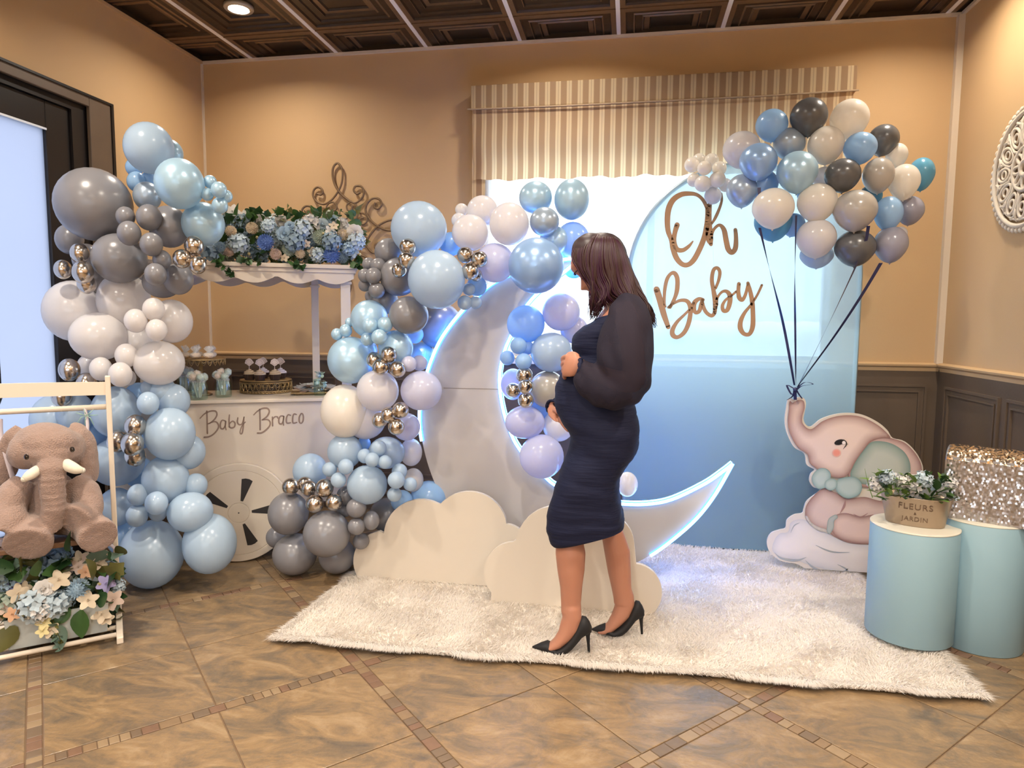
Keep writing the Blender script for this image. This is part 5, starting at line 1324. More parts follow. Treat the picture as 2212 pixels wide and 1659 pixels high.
# ================================================================== RUG
m_fur = mat('white_fur', (.84,.79,.73), .9, transl=.45, sheen=.3, noise_amt=.05, nscale=2.5)
m_rb = mat('rug_backing', (.76,.71,.64), .95)
RX0, RX1, RY0, RY1 = -1.395, 1.25, 2.40, 3.90
rnd = random.Random(2)
rug = empty('fur_rug', (0, 3.1, 0), 'long white faux fur rug under the woman, clouds and panel', 'rug')
nx, ny = 130, 60; v = []; f = []
def rz(x, y):
    e = min(y-RY0, .1)/.1
    return .012+.006*noise.noise(Vector((x*3, y*3, 0)))+.012*max(0, noise.noise(Vector((x*2.1+7, 5, 0))))*(1-e)
def redge(x): return RY0+.010*noise.noise(Vector((x*2.5, 0, 3)))+ (x-RX0)*.022
for i in range(nx+1):
    x = RX0+.016+(RX1-RX0-.032)*i/nx
    for j in range(ny+1):
        y0 = redge(x)+.018; y = y0+(RY1-y0)*j/ny; xx = x + (.06*(y-RY0)*(1 if i < nx/2 else -1.0)*abs(2*i/nx-1)); v.append((xx, y-3.1, rz(x, y)))
f = [(i*(ny+1)+j, (i+1)*(ny+1)+j, (i+1)*(ny+1)+j+1, i*(ny+1)+j+1) for i in range(nx) for j in range(ny)]
o = link('backing', pymesh('backing', v, f, m_rb, True), rug); md = o.modifiers.new('s', 'SOLIDIFY'); md.thickness = .006; md.offset = -1
v = []; f = []
def tuft(x, y, dens_len=1.):
    z = rz(x, y)-.001; n1 = noise.noise(Vector((x*5, y*5, 9))); n2 = noise.noise(Vector((x*5+20, y*5, 4))); a = n1*5+rnd.gauss(0, .7); ln = (.025+.010*n2)*rnd.uniform(.7,1.3)*dens_len
    ed = [(x-RX0, (-1,0)), (RX1-x, (1,0)), (y-redge(x), (0,-1)), (RY1-y, (0,1))]
    dx, dy = math.cos(a)*.55, math.sin(a)*.55
    for d_, (ex, ey) in ed:
        if d_ < .04: dx += ex*(1-d_/.04)*1.1; dy += ey*(1-d_/.04)*.9
    up_ = .85; wv = rnd.uniform(.0012,.0028); b_ = rnd.uniform(0, 6.28); sx, sy = math.cos(b_)*wv, math.sin(b_)*wv
    xx = x + (.06*(y-RY0)*(1 if x < (RX0+RX1)/2 else -1.0)*abs(2*(x-RX0)/(RX1-RX0)-1))
    n = len(v); m_ = ln*.55; yy = y-3.1
    tz = z+ln*(.35 if any(d_ < .03 for d_, _ in ed) else .62)
    v.extend([(xx-sx, yy-sy, z), (xx+sx, yy+sy, z), (xx+dx*m_*.5-sx*.9, yy+dy*m_*.5-sy*.9, z+ln*.5*up_), (xx+dx*m_*.5+sx*.9, yy+dy*m_*.5+sy*.9, z+ln*.5*up_), (xx+dx*ln, yy+dy*ln, tz)])
    f.extend([(n, n+1, n+3, n+2), (n+2, n+3, n+4)])
NT = 105000
for k in range(NT):
    x = rnd.uniform(RX0, RX1); y0 = redge(x); y = y0+(RY1-y0)*rnd.random()**1.25; tuft(x, y)
for k in range(14000): x = rnd.uniform(RX0, RX1); tuft(x, redge(x)+.006+abs(rnd.gauss(0,.012)), 1.35)
for k in range(4500): y = rnd.uniform(RY0+.05, RY1); tuft(RX0+abs(rnd.gauss(0,.01)), y, 1.2); tuft(RX1-abs(rnd.gauss(0,.01)), y, 1.2)
o = link('fur_pile', pymesh('fur_pile', v, f, m_fur), rug); o['kind'] = 'stuff'
# ================================================================== WHITE RACK WITH SWING
RP = Plane(-2.14, 2.46, 41)
m_rack = mat('rack_cream_white', (.72,.62,.50), .45, noise_amt=.04)
rack = empty('garment_rack', RP.P, 'cream white wooden rack frame at the lower left holding the swing', 'rack', rz=RP.a)
LA = -.93
zt_ = RP.hit(222, 812).z
def rbox(name, a0, a1, t0, t1, z0, z1, bev=.003): B = MB(); B.box((a0, t0, z0), (a1, t1, z1)); o = B.build(name, m_rack, rack); bevel(o, bev); return o
for a in (0, LA): 
    rbox('post', a-.010, a+.010, -.020, .020, .03, zt_, .004)
    B = MB(); pr = [(-.235,0),(-.235,.026),(-.215,.034),(-.04,.058),(.04,.058),(.17,.034),(.185,.026),(.185,0),(.15,0),(.13,.010),(-.17,.010),(-.19,0)]
    v, f = slab(pr, lambda p: Vector((a-.012, p[0], p[1])), lambda p: Vector((a+.012, p[0], p[1]))); B.add(v, f); o = B.build('foot_bar', m_rack, rack); bevel(o, .003)
zb0, zb1 = RP.hit(200, 851).z, RP.hit(200, 822).z
B = MB(); n = 20; top = [(LA+.01+(-.02-LA)*k/n, zb1-.008*((2*k/n-1)**2)) for k in range(n+1)]; bot = [(a, zb0-.006*((2*k/n-1)**2)) for k, (a, z) in enumerate(top)]
v, f = slab(top+bot[::-1], lambda p: Vector((p[0], -.008, p[1])), lambda p: Vector((p[0], .008, p[1]))); B.add(v, f); B.build('top_board', m_rack, rack)
zd = RP.hit(120, 884).z
B = MB(); B.tube([(LA+.01, 0, zd), (-.01, 0, zd)], .0115, 14); B.build('hanging_dowel', m_rack, rack, True)
for k, t_ in enumerate((-.205, -.13, -.055, .02, .095, .15)):
    B = MB(); B.tube([(LA+.012, t_, .030), (-.012, t_, .030)], .0095, 12); B.build('shelf_dowel', m_rack, rack, True)
# planter box on the shelf
bt = -.185; ba0, ba1 = RP.sc(RP.hit(12, 1400, bt)), RP.sc(RP.hit(237, 1360, bt)); bz1 = RP.hit(120, 1322, bt).z
bx0 = RP.loc((ba0+ba1)/2, 0, .0405); box = empty('planter_box', bx0, 'pale grey metal planter box standing on the rack shelf', 'planter', rz=RP.a); hl = (ba1-ba0)/2
m_pbox = mat('pale_grey_metal', (.50,.54,.53), .5, metal=.2, noise_amt=.2, nscale=6)
B = MB(); h0, h1 = 0, bz1-.0405
ro = lambda s, d, z: [Vector((-hl*s, -d, z)), Vector((hl*s, -d, z)), Vector((hl*s, d*.75, z)), Vector((-hl*s, d*.75, z))]
B.loft([ro(.95, .180, 0), ro(1, .195, h1), ro(1.01, .198, h1+.003), ro(.985, .190, h1+.003), ro(.95, .165, h1-.03), ro(.01, .01, h1-.03)]); o = B.build('box_body', m_pbox, box); bevel(o, .003)
B = MB(); B.box((-hl*.94, -.16, h1-.029), (hl*.94, .12, h1-.02)); B.build('moss_filling', MATS['moss'], box)
# flowers in the planter box
fo = RP.loc((ba0+ba1)/2, 0, bz1); fb = empty('box_flower_arrangement', fo, 'mixed cream, blue and lilac flowers spilling over the grey planter box', 'flower arrangement')
random.seed(11)
def rput(kind, col, x, y, rpx, t_=-.17, base=.034, fac=None):
    p = RP.hit(x/3.687, 1000+y/3.687, t_); s = rpx/3.687*mpp(p)/base; return put(kind, col, fb, p, s, fac or towards(p, .2, .3))
for q in """hydrangea ice 190 875 85 -.1|hydrangea greygreen 260 920 90 -.08|hydrangea powder 430 855 110 -.05|blossom cream 470 935 90 -.19|blossom white 520 900 60 -.12|blossom cream 640 770 75 -.12|blossom blush 700 790 70 -.13|blossom cream 790 790 65 -.12|blossom blush 620 830 60 -.14|pompom powder 625 1003 78 -.2|rose white 350 1005 75 -.2|blossom cream 700 1095 80 -.23|hydrangea ice 265 1140 105 -.2|hydrangea white 320 1180 70 -.22|hydrangea ice 440 1130 85 -.2|hydrangea powder 500 1090 70 -.17|blossom peach 100 1205 60 -.22|blossom yellow 350 1270 60 -.23|blossom cream 400 1330 65 -.23|blossom yellow 340 1340 50 -.24|blossom lilac 840 960 75 -.15|blossom lilac 870 920 50 -.13|bud yellow 790 970 60 -.15|blossom blush 900 1090 80 -.17|blossom blush 870 1130 60 -.17|blossom cream 810 1210 75 -.2|blossom cream 850 1240 55 -.2|blossom cream 140 1040 80 -.18|blossom cream 190 1000 60 -.16|hydrangea powder 80 940 70 -.1|hydrangea lilac 130 960 60 -.1|hydrangea greygreen 20 900 70 -.1|blossom blush 30 1160 50 -.18|bud yellow 180 1220 45 -.22|hydrangea slate 860 860 60 -.05|blossom cream 840 740 45 -.08|hydrangea greygreen 600 950 70 -.1|hydrangea ice 930 980 50 -.1|hydrangea sage 80 1110 70 -.15|blossom cream 240 1190 50 -.23|blossom peach 680 870 55 -.15|hydrangea greygreen 300 830 70 -.02|hydrangea slate 450 740 90 .05""".split('|'):
    k, c, x, y, r, t_ = q.split(); rput(k, c, float(x), float(y), float(r), float(t_))
for k in range(170):
    x, y = random.uniform(-60, 960), random.uniform(720, 1260); p = RP.hit(x/3.687, 1000+y/3.687, random.uniform(-.15, .02)); d = towards(p, .0, .9)
    put(random.choice(('leaf','leaf','ivy_leaf')), random.choice(('green','deep','olive','eucalypt','deep')), fb, p, random.uniform(.9,1.9), d)
for x, y, s, c, fac in ((650,1170,2.3,'green',(0,-.2,-1)), (560,1160,1.9,'green',(-.6,-.3,-.5)), (740,930,2.2,'olive',(.3,-.3,.8)), (770,1050,1.9,'deep',(.7,-.3,-.2)), (130,1300,2.4,'olive',(-.5,-.3,-.7)), (110,850,2.2,'deep',(-.8,-.3,.3)), (300,900,1.6,'green',(.2,-.3,1)), (690,1000,1.7,'green',(.5,-.4,.5)), (560,700,1.9,'slate' if 0 else 'deep',(.1,-.3,1)), (480,1290,1.8,'eucalypt',(.2,-.3,-1))):
    put('leaf', c, fb, RP.hit(x/3.687, 1000+y/3.687, -.2), s, fac)
B = MB(); P = [RP.hit(x/3.687, 1000+y/3.687, t_) for x, y, t_ in ((420,1250,-.2),(440,1320,-.23),(470,1380,-.235),(500,1450,-.235))]; B.tube([p-fb.location for p in P], .0015, 5); B.build('vine', MATS['leaf_olive'], fb)
for p in P[1:]+[(P[1]+P[2])/2, (P[2]+P[3])/2]:
    for j in range(7): put('leaf', random.choice(('eucalypt','olive')), fb, p+Vector((random.uniform(-.01,.01), 0, random.uniform(-.02,.02))), random.uniform(.35,.6), (random.uniform(-1,1), -.5, random.uniform(-1,.3)))
# swing seat, fabric ropes
m_wood = mat('swing_wood', (.19,.095,.045), .5, noise_amt=.3, nscale=10, stretch=(1,8,1)); m_tulle = mat('tulle_ribbon', (.66,.58,.60), .8, transl=.3, alpha=.9)
sp = RP.hit(118, 1166, -.08); sw = empty('swing_seat', sp, 'brown wooden swing seat hung by pale ribbons from the rack dowel', 'swing', rz=RP.a)
B = MB(); B.box((-.19, -.085, -.012), (.17, .095, .010)); o = B.build('seat', m_wood, sw); bevel(o, .004)
def rope(pts, wd, name='hanging_ribbon'):
    P = [sw.matrix_world if 0 else None]; q = [Matrix.Rotation(-RP.a, 3, 'Z') @ (RP.hit(x, y, t_)-sp) for x, y, t_ in pts]; B = MB(); B.tube(cr([tuple(p) for p in q], 6), [(wd, .004)]*((len(q)-1)*6+1), 8); B.build(name, m_tulle, sw, True)
rope([(183,882,-.005),(188,905,-.03),(189,940,-.07),(184,1000,-.10),(177,1050,-.11)], .008); rope([(0,905,-.005),(2,940,-.03),(18,1000,-.09),(36,1060,-.11),(42,1085,-.10)], .012); rope([(-4,1170,-.10),(8,1190,-.11),(-2,1225,-.1)], .016); rope([(215,1165,-.06),(240,1178,-.05),(250,1188,-.05)], .007)
B = MB(); fr = lambda x, y, t_: Matrix.Rotation(-RP.a, 3, 'Z') @ (RP.hit(x, y, t_)-sp); r9 = random.Random(3)
for k in range(7):
    a = 2*PI*k/7; q = fr(187, 897, -.03); B.tube([q, q+Vector((math.cos(a)*.02, -.01, math.sin(a)*.014)), q+Vector((math.cos(a)*.04, -.004, math.sin(a)*.03-.02*(math.sin(a) < 0)))], [.001, .0022, .001], 5)
B.build('tulle_bow', mat('bow_mint', (.40,.60,.50), .5, transl=.3, alpha=.75), sw)
# ================================================================== PLUSH ELEPHANT
def remeshed(B, name, m, parent, voxel, smooth=4, fac=.6, disp=None, loc=None):
    me = pymesh(name, B.v, B.f, m, True); o = link(name, me, None)
    a = o.modifiers.new('r', 'REMESH'); a.mode = 'VOXEL'; a.voxel_size = voxel; a.use_smooth_shade = True
    s = o.modifiers.new('s', 'SMOOTH'); s.iterations = smooth; s.factor = fac
    bpy.context.view_layer.update(); dg = bpy.context.evaluated_depsgraph_get(); nm = bpy.data.meshes.new_from_object(o.evaluated_get(dg)); bpy.data.objects.remove(o)
    nm.name = name; nm.materials.clear(); nm.materials.append(m)
    if disp:
        for v_, n_ in zip(nm.vertices, [Vector(q.normal) for q in nm.vertices]): v_.co = v_.co + n_*disp(v_.co)
    nm.polygons.foreach_set('use_smooth', [True]*len(nm.polygons)); r = link(name, nm, parent); return r
m_plush = mat('plush_taupe', (.30,.205,.165), .95, sheen=.25, noise_amt=.22, nscale=9, bump=.6, bscale=190)
po = RP.hit(112, 1150, -.10); plu = empty('plush_elephant', po, 'floppy taupe plush elephant with white tusks sitting on the swing', 'stuffed toy')
q = lambda x, y, t_: RP.hit(x, y, t_)-po
s_ = mpp(po)
B = MB()
def E(x, y, t_, rx, ry, rz_, rot=0): B.ell(q(x, y, t_), rx*s_, ry*s_, rz_*s_, 20, 12, Matrix.Rotation(rot, 3, 'Y'))
E(108, 1085, -.06, 62, 50, 72); E(100, 955, -.12, 64, 52, 42); E(98, 975, -.12, 68, 54, 36); E(140, 968, -.12, 38, 40, 40); E(60, 975, -.12, 36, 40, 38)
# trunk with rings
tr_ = [(112,985,-.16,32),(112,1012,-.20,30)]+[(113+k*.3, 1020+k*6.5, -.215-.0006*k, 26.5-1.0*(k % 2)*3-.25*k) for k in range(14)]+[(113,1112,-.215,22),(112,1130,-.21,20),(113,1146,-.205,18)]
B.tube([q(x, y, t_) for x, y, t_, r in tr_], [r*s_ for *_, r in tr_], 20)
# ears
for pts in ([(150,925,-.07,14),(170,930,-.07,20),(184,955,-.07,24),(190,990,-.07,26),(197,1020,-.07,22),(200,1042,-.07,10)], [(45,925,-.07,12),(28,945,-.07,18),(18,980,-.06,22),(10,1020,-.05,22),(4,1050,-.05,10)]):
    p = cr(pts, 4); B.tube([q(x, y, t_) for x, y, t_, r in p], [(max(r, 5)*s_*1.05, max(r, 5)*s_*.55) for *_, r in p], 14)
for pts in ([(160,1040,-.10,26),(182,1065,-.13,30),(192,1090,-.16,30),(180,1112,-.19,34),(165,1122,-.215,38),(160,1126,-.225,36)], [(52,1040,-.10,24),(30,1070,-.13,30),(18,1100,-.16,32),(16,1130,-.19,36),(8,1148,-.20,38)], [(120,1120,-.06,34),(170,1128,-.12,32),(205,1150,-.20,38),(214,1160,-.235,38)], [(95,1120,-.06,34),(78,1135,-.12,34),(66,1160,-.20,42),(60,1178,-.24,44)]):
    p = cr(pts, 4); B.tube([q(x, y, t_) for x, y, t_, r in p], [r*s_ for *_, r in p], 18)
pd = remeshed(B, 'plush_body', m_plush, plu, .0062, 5, .6, lambda c: .0022*noise.noise(c*38)+.0045*noise.noise(c*13))
m_tusk = mat('tusk_cream', (.66,.60,.48), .85, sheen=.4, bump=.2); m_eye = mat('toy_eye', (.015,.009,.006), .08, spec=.8)
for pts in ([(84,1012,-.20,9),(74,1020,-.235,10.5),(62,1028,-.255,9.5),(52,1035,-.26,6)], [(140,1000,-.20,11),(152,1008,-.235,12),(166,1014,-.25,10),(178,1016,-.25,6)]):
    p = cr(pts, 4); B = MB(); B.tube([q(x, y, t_) for x, y, t_, r in p], [r*s_ for *_, r in p], 14); B.ell(q(*pts[-1][:3]), 6*s_, 6*s_, 6*s_, 12, 8); B.build('tusk', m_tusk, plu, True)
for x, y, t_ in ((57,987,-.235),(156,971,-.225)):
    B = MB(); B.ell(q(x, y, t_), 5.5*s_, 3.5*s_, 6*s_, 12, 8); B.build('toy_eye', m_eye, plu, True)
# ================================================================== WOMAN
YW = 2.605
wo = at(1285, 1400, YW); wo = Vector((at(1290, 1380, YW).x, YW, .03)); wm = empty('person', wo, 'pregnant woman in navy dress and black heels, looking down at her belly', 'person')
K = lambda x, y, Y=YW: at(x, y, Y)-wo
def ring(f_, b_, hw, yc=0., n=36, p=2.0):
    F_, B_ = K(*f_, YW+yc), K(*b_, YW+yc); c = (F_+B_)/2; a = (F_-B_)/2; res = []
    for k in range(n):
        t = 2*PI*k/n; ct, st = math.cos(t), math.sin(t); res.append(c + a*(abs(ct)**(2/p))*(1 if ct >= 0 else -1) + Vector((0, hw*(abs(st)**(2/p))*(1 if st >= 0 else -1), 0)))
    return res
m_skin = mat('skin', (.42,.190,.120), .48, noise_amt=.05, nscale=6, spec=.4)
m_skin.node_tree.nodes['Principled BSDF'].inputs['Subsurface Weight'].default_value = .08
m_dress = mat('navy_jersey', (.0085,.0110,.034), .75, spec=.25, noise_amt=.15, nscale=5, bump=.35, bscale=26, stretch=(.35,.35,3.2))
m_sheerd = mat('sheer_chiffon', (.022,.018,.030), .8, spec=.2, noise_amt=.15, alpha=.90, bump=.25, bscale=14, stretch=(2,2,.5))
m_hair = mat('dark_brown_hair', (.020,.006,.008), .5, noise_amt=.55, nscale=5, spec=.6)
m_shoe = mat('black_suede', (.006,.005,.006), .7)
B = MB()
# torso (inside the dress)
tor = [((1243,1000),(1352,1000),.150),((1246,950),(1366,950),.168),((1226,905),(1364,905),.165),((1212,870),(1356,870),.155),((1215,830),(1350,830),.145),((1240,790),(1354,790),.132),((1252,760),(1364,755),.135),((1250,735),(1374,728),.140),((1270,708),(1382,695),.150),((1292,684),(1382,668),.150),((1304,668),(1374,654),.118),((1308,656),(1362,640),.075),((1302,642),(1352,628),.058),((1296,625),(1346,612),.053),((1290,600),(1338,590),.052)]
B.loft([ring(*q) for q in tor])
# legs
def leg(st, Y0, Y1):
    rings = []
    for i, (x0, x1, y) in enumerate(st):
        Yl = Y0+(Y1-Y0)*i/(len(st)-1); F_, B_ = K(x0, y, Yl), K(x1, y, Yl); c = (F_+B_)/2; a = (F_-B_)/2; w_ = a.length*(.94 if y < 1290 else .85)
        rings.append([c+a*math.cos(2*PI*k/24)+Vector((0, w_*math.sin(2*PI*k/24), 0)) for k in range(24)])
    B.loft(rings)
leg([(1244,1345,990),(1230,1310,1040),(1216,1280,1090),(1207,1262,1130),(1201,1258,1160),(1200,1265,1195),(1204,1263,1231),(1210,1258,1267),(1212,1255,1303),(1212,1256,1320),(1216,1254,1336)], YW-.06, YW-.088)
leg([(1262,1350,990),(1268,1322,1040),(1276,1324,1090),(1288,1333,1120),(1298,1347,1150),(1305,1361,1190),(1313,1363,1235),(1321,1364,1270),(1325,1368,1291),(1326,1371,1302)], YW+.06, YW+.09)
def foot(ax, ay, pts, Yf):
    p = [K(x, y, Yf) for x, y, r, w_ in pts]; B.tube(p, [(r, w_) for x, y, r, w_ in pts], 18)
def tubeh(pts, Yf, n=18):
    """tube whose second radius is along world Y"""
    P = [K(x, y, Yf) for x, y, r, w_ in pts]; rings = []
    for i, p in enumerate(P):
        t = (P[min(i+1, len(P)-1)]-P[max(i-1, 0)]).normalized(); s = Vector((0,1,0)); u_ = s.cross(t).normalized(); rings.append([p+u_*pts[i][2]*math.cos(2*PI*k/n)+s*pts[i][3]*math.sin(2*PI*k/n) for k in range(n)])
    B.loft(rings)
tubeh([(1234,1290,.018,.018),(1235,1314,.033,.030),(1236,1333,.038,.033),(1232,1352,.040,.034),(1220,1372,.030,.036),(1205,1388,.022,.037),(1190,1396,.014,.034),(1172,1399,.009,.022)], YW-.09)
tubeh([(1344,1262,.024,.022),(1346,1276,.036,.033),(1348,1288,.040,.035),(1350,1304,.040,.033),(1344,1322,.038,.034),(1331,1340,.028,.036),(1318,1354,.020,.036),(1304,1361,.013,.033),(1292,1363,.009,.02)], YW+.09)
# arms
def limb(pts, n=18):
    p = cr(pts, 4); B.tube([K(x, y, Y) for x, y, Y, r in p], [r for *_, r in p], n)
limb([(1350,668,YW-.13,.045),(1358,690,YW-.165,.050),(1366,745,YW-.20,.044),(1370,815,YW-.225,.040),(1356,826,YW-.225,.038),(1320,818,YW-.215,.035),(1280,802,YW-.195,.028),(1256,794,YW-.175,.025)])
limb([(1350,668,YW+.13,.045),(1358,690,YW+.165,.050),(1356,745,YW+.21,.044),(1338,830,YW+.235,.040),(1318,850,YW+.235,.038),(1270,862,YW+.215,.034),(1215,872,YW+.16,.028),(1196,880,YW+.11,.025)])
# near hand: palm on the upper belly, fingers folding away over it
def fing(pts, r0, r1):
    p = cr(pts, 3); n = len(p); B.tube([K(*q) for q in p], [r0+(r1-r0)*i/(n-1) for i in range(n)], 10); B.ell(K(*pts[-1]), r1, r1, r1, 10, 6)
def palm(rings_):
    rr = []
    for c, across, thick in rings_:
        c = K(*c); rr.append([c+Vector(across)*math.cos(2*PI*k/20)+Vector(thick)*math.sin(2*PI*k/20) for k in range(20)])
    B.loft(rr)
palm([((1262,795,YW-.180),(.004,0,.026),(0,.019,0)),((1250,792,YW-.186),(.008,0,.034),(0,.018,0)),((1238,790,YW-.186),(.010,0,.041),(0,.017,0)),((1226,789,YW-.176),(.010,0,.042),(.005,.014,0)),((1221,789,YW-.166),(.009,0,.040),(.008,.010,0))])
for k, (y, l_) in enumerate(((770,.9),(782,1.0),(794,.97),(806,.8))):
    x = 1223-abs(k-1.4)*-1.2
    fing([(x+2,y,YW-.168),(x-6+k*.5,y+2,YW-.150),(x-9+k,y+5,YW-.128*1.0),(x-9+k*1.2,y+9,YW-.128+.022*l_),(x-6+k*1.2,y+12,YW-.128+.042*l_)], .0100, .0080)
fing([(1248,772,YW-.178),(1240,766,YW-.172),(1232,765,YW-.155),(1227,767,YW-.135)], .0125, .0092)
# far hand: under the belly, fingers reaching down and towards the camera
palm([((1194,880,YW+.112),(.018,.012,.016),(-.012,0,.012)),((1196,888,YW+.095),(.018,.020,.018),(-.012,0,.010)),((1202,897,YW+.074),(.014,.030,.014),(-.013,0,.009)),((1208,904,YW+.056),(.010,.034,.010),(-.012,0,.009))])
for k in range(4):
    dy = -.030+.020*k
    fing([(1209,903,YW+.056+dy*.9),(1214,913,YW+.036+dy),(1220,922,YW+.018+dy),(1227-k*.8,930-k*1.5,YW+.004+dy)], .0095, .0072)
fing([(1198,886,YW+.080),(1206,890,YW+.045),(1213,898,YW+.015)], .0115, .009)
# head
nod = math.radians(42); Fv = Vector((-math.cos(nod), 0, -math.sin(nod))); Uv = Vector((-math.sin(nod), 0, math.cos(nod))); Sv = Vector((0,1,0)); hc = K(1290, 569)
prof_f = [(-.112,.058,.020),(-.106,.074,.036),(-.095,.084,.046),(-.080,.082,.054),(-.066,.085,.060),(-.050,.084,.065),(-.034,.086,.068),(-.018,.083,.070),(.000,.080,.073),(.016,.084,.076),(.032,.090,.078),(.050,.090,.078),(.066,.076,.072),(.080,.060,.060),(.090,.040,.044),(.097,.016,.022)]
def bump_f(u): # nose, lips, chin
    g = lambda c, s, a: a*math.exp(-((u-c)/s)**2)
    return g(-.040,.012,.024)+g(-.022,.018,.016)+g(-.070,.006,.009)+g(-.083,.006,.007)
rings = []
for u, fr_, wd in prof_f:
    bk = {True: .045+.5*(u+.112), False: .100}[u < -.02]; bk = max(.03, min(bk, .100*math.sqrt(max(.02, 1-((u-.02)/.095)**2)) if u > 0 else bk)); r_ = []
    for k in range(40):
        t = 2*PI*k/40; ct, st = math.cos(t), math.sin(t); a = t if t <= PI else t-2*PI
        rad = fr_ if ct > 0 else bk; nb = bump_f(u)*math.exp(-(a/.24)**2)
        eye = -.010*math.exp(-((abs(a)-.42)/.16)**2)*math.exp(-((u-.004)/.014)**2)
        r_.append(hc+Fv*((rad)*ct*(abs(ct)**-.12 if abs(ct) > .02 else 1)+nb+eye)+Sv*wd*st+Uv*u)
    rings.append(r_)
B.loft(rings)
for s in (-1, 1): B.ell(hc-Fv*.005+Sv*.074*s-Uv*.018, .010, .008, .026, 10, 8, Matrix.Rotation(nod, 3, 'Y'))
body = remeshed(B, 'body', m_skin, wm, .0034, 5, .5)
# face details
m_lid = mat('eyelid', (.30,.14,.09), .6); m_lash = mat('lash_black', (.01,.006,.005), .6); m_lip = mat('lips', (.42,.13,.10), .4); m_nail = mat('nail_polish', (.62,.42,.36), .2)
for s in (-1, 1):
    B = MB(); B.ell(hc+Fv*.070+Sv*.031*s+Uv*.002, .013, .015, .010, 14, 8, Matrix.Rotation(nod, 3, 'Y')); B.build('eyelid', m_lid, wm, True)
    B = MB(); B.tube([hc+Fv*(.083-.008*abs(t_))+Sv*(.031+.014*t_)*s+Uv*(-.006-.001*abs(t_)) for t_ in (-1,-.5,0,.5,1)], .0014, 6)
    for t_ in (-.6,-.2,.2,.6): p = hc+Fv*(.083-.008*abs(t_))+Sv*(.031+.014*t_)*s+Uv*-.006; B.tube([p, p+Fv*.007-Uv*.003], [.0007,.0003], 4)
    B.build('eyelashes', m_lash, wm, True)
    B = MB(); B.tube([hc+Fv*(.091-.012*(t_+.5)**2)+Sv*(.031+.018*t_)*s+Uv*(.024+.003*(1-t_*t_)) for t_ in (-1,-.5,0,.5,1)], [(.0035,.0018)]*5, 6); B.build('eyebrow', m_lash, wm, True)
B = MB(); B.ell(hc+Fv*.090-Uv*.071, .006, .018, .004, 12, 6, Matrix.Rotation(nod, 3, 'Y')); B.ell(hc+Fv*.088-Uv*.081, .007, .016, .005, 12, 6, Matrix.Rotation(nod, 3, 'Y')); B.build('lips', m_lip, wm, True)
# dress
dr = [((1196,1165),(1346,1131),.122),((1192,1155),(1346,1124),.128),((1187,1142),(1345,1114),.131),((1185,1120),(1342,1100),.135),((1188,1096),(1338,1078),.140),((1198,1061),(1336,1050),.148),((1206,1035),(1338,1031),.154),((1213,1013),(1347,1010),.162),((1225,983),(1369,983),.174),((1234,955),(1378,957),.182),((1231,931),(1380,928),.184),((1217,909),(1376,902),.180),((1206,889),(1371,882),.174),((1201,858),(1364,858),.166),((1203,834),(1360,835),.160),((1212,811),(1361,808),.152),((1229,786),(1366,780),.146),((1242,766),(1374,755),.147),((1236,745),(1382,732),.154),((1241,726),(1389,712),.160),((1258,708),(1392,694),.162),((1277,699),(1391,676),.162),((1288,690),(1384,662),.155)]
def bust(q):      # two soft lobes at the chest
    return q
R_ = []
keys = [tuple(a)+tuple(b)+(c,) for a, b, c in dr]; sm = cr(keys, 3)
for i, (fx, fy, bx_, by_, hw_) in enumerate(sm):
    r_ = ring((fx, fy), (bx_, by_), hw_+(.022 if fy > 1040 else .022*max(0, (fy-960)/80)), 0, 60, 2.25+1.3*min(1, max(0, (fy-980)/80)))
    for k in range(60):
        a = 2*PI*k/60; c_ = (r_[0]+r_[30])/2; rad = (r_[k]-c_); l = rad.length
        amp = .0022*math.sin(i*1.25+2.2*math.sin(a*2)+noise.noise(Vector((a*1.2, i*.3, 0)))*2.2)+.0015*noise.noise(Vector((a*4, i*.8, 2)))
        r_[k] = c_+rad*(1+amp/max(l, .01))
    R_.append(r_)
B = MB(); B.loft(R_, False); inn_ = [[p*1.0 for p in r] for r in R_[:3]]
o = B.build('dress', m_dress, wm, True); md = o.modifiers.new('s', 'SOLIDIFY'); md.thickness = .003; md.offset = -1
# hem closes onto the legs
B = MB(); c_ = sum(R_[0], Vector())/60; B.loft([[c_+(p-c_)*.985+Vector((0,0,.004)) for p in R_[0]], [c_+(p-c_)*.05+Vector((0,0,.05)) for p in R_[0]]], False); B.build('dress_lining', m_dress, wm)
# sleeves
def sleeve(pts, name, flip=1):
    p = cr(pts, 5); B = MB(); B.tube([K(x, y, Y) for x, y, Y, r, d in p], [r for *_, r, d in p], 28)
    def dsp(c): return .0045*math.sin(c.x*95+c.z*28+3*noise.noise(c*7))*(.6+.4*noise.noise(c*9))+.004*noise.noise(c*12)
    return remeshed(B, name, m_sheerd, wm, .0085, 7, .6, dsp)
sleeve([(1350,656,YW-.10,.040,0),(1355,668,YW-.135,.064,0),(1356,695,YW-.165,.084,0),(1351,735,YW-.185,.096,0),(1350,780,YW-.20,.100,0),(1352,815,YW-.21,.090,0),(1340,836,YW-.21,.080,0),(1312,839,YW-.205,.074,0),(1286,830,YW-.20,.068,0),(1266,812,YW-.190,.055,0),(1254,800,YW-.184,.040,0),(1248,797,YW-.182,.030,0)], 'sleeve')
sleeve([(1350,656,YW+.10,.040,0),(1355,668,YW+.135,.064,0),(1356,695,YW+.165,.080,0),(1350,735,YW+.195,.088,0),(1342,790,YW+.22,.090,0),(1328,830,YW+.23,.078,0),(1296,848,YW+.22,.062,0),(1250,860,YW+.195,.050,0),(1214,872,YW+.15,.036,0),(1196,880,YW+.112,.028,0)], 'sleeve')
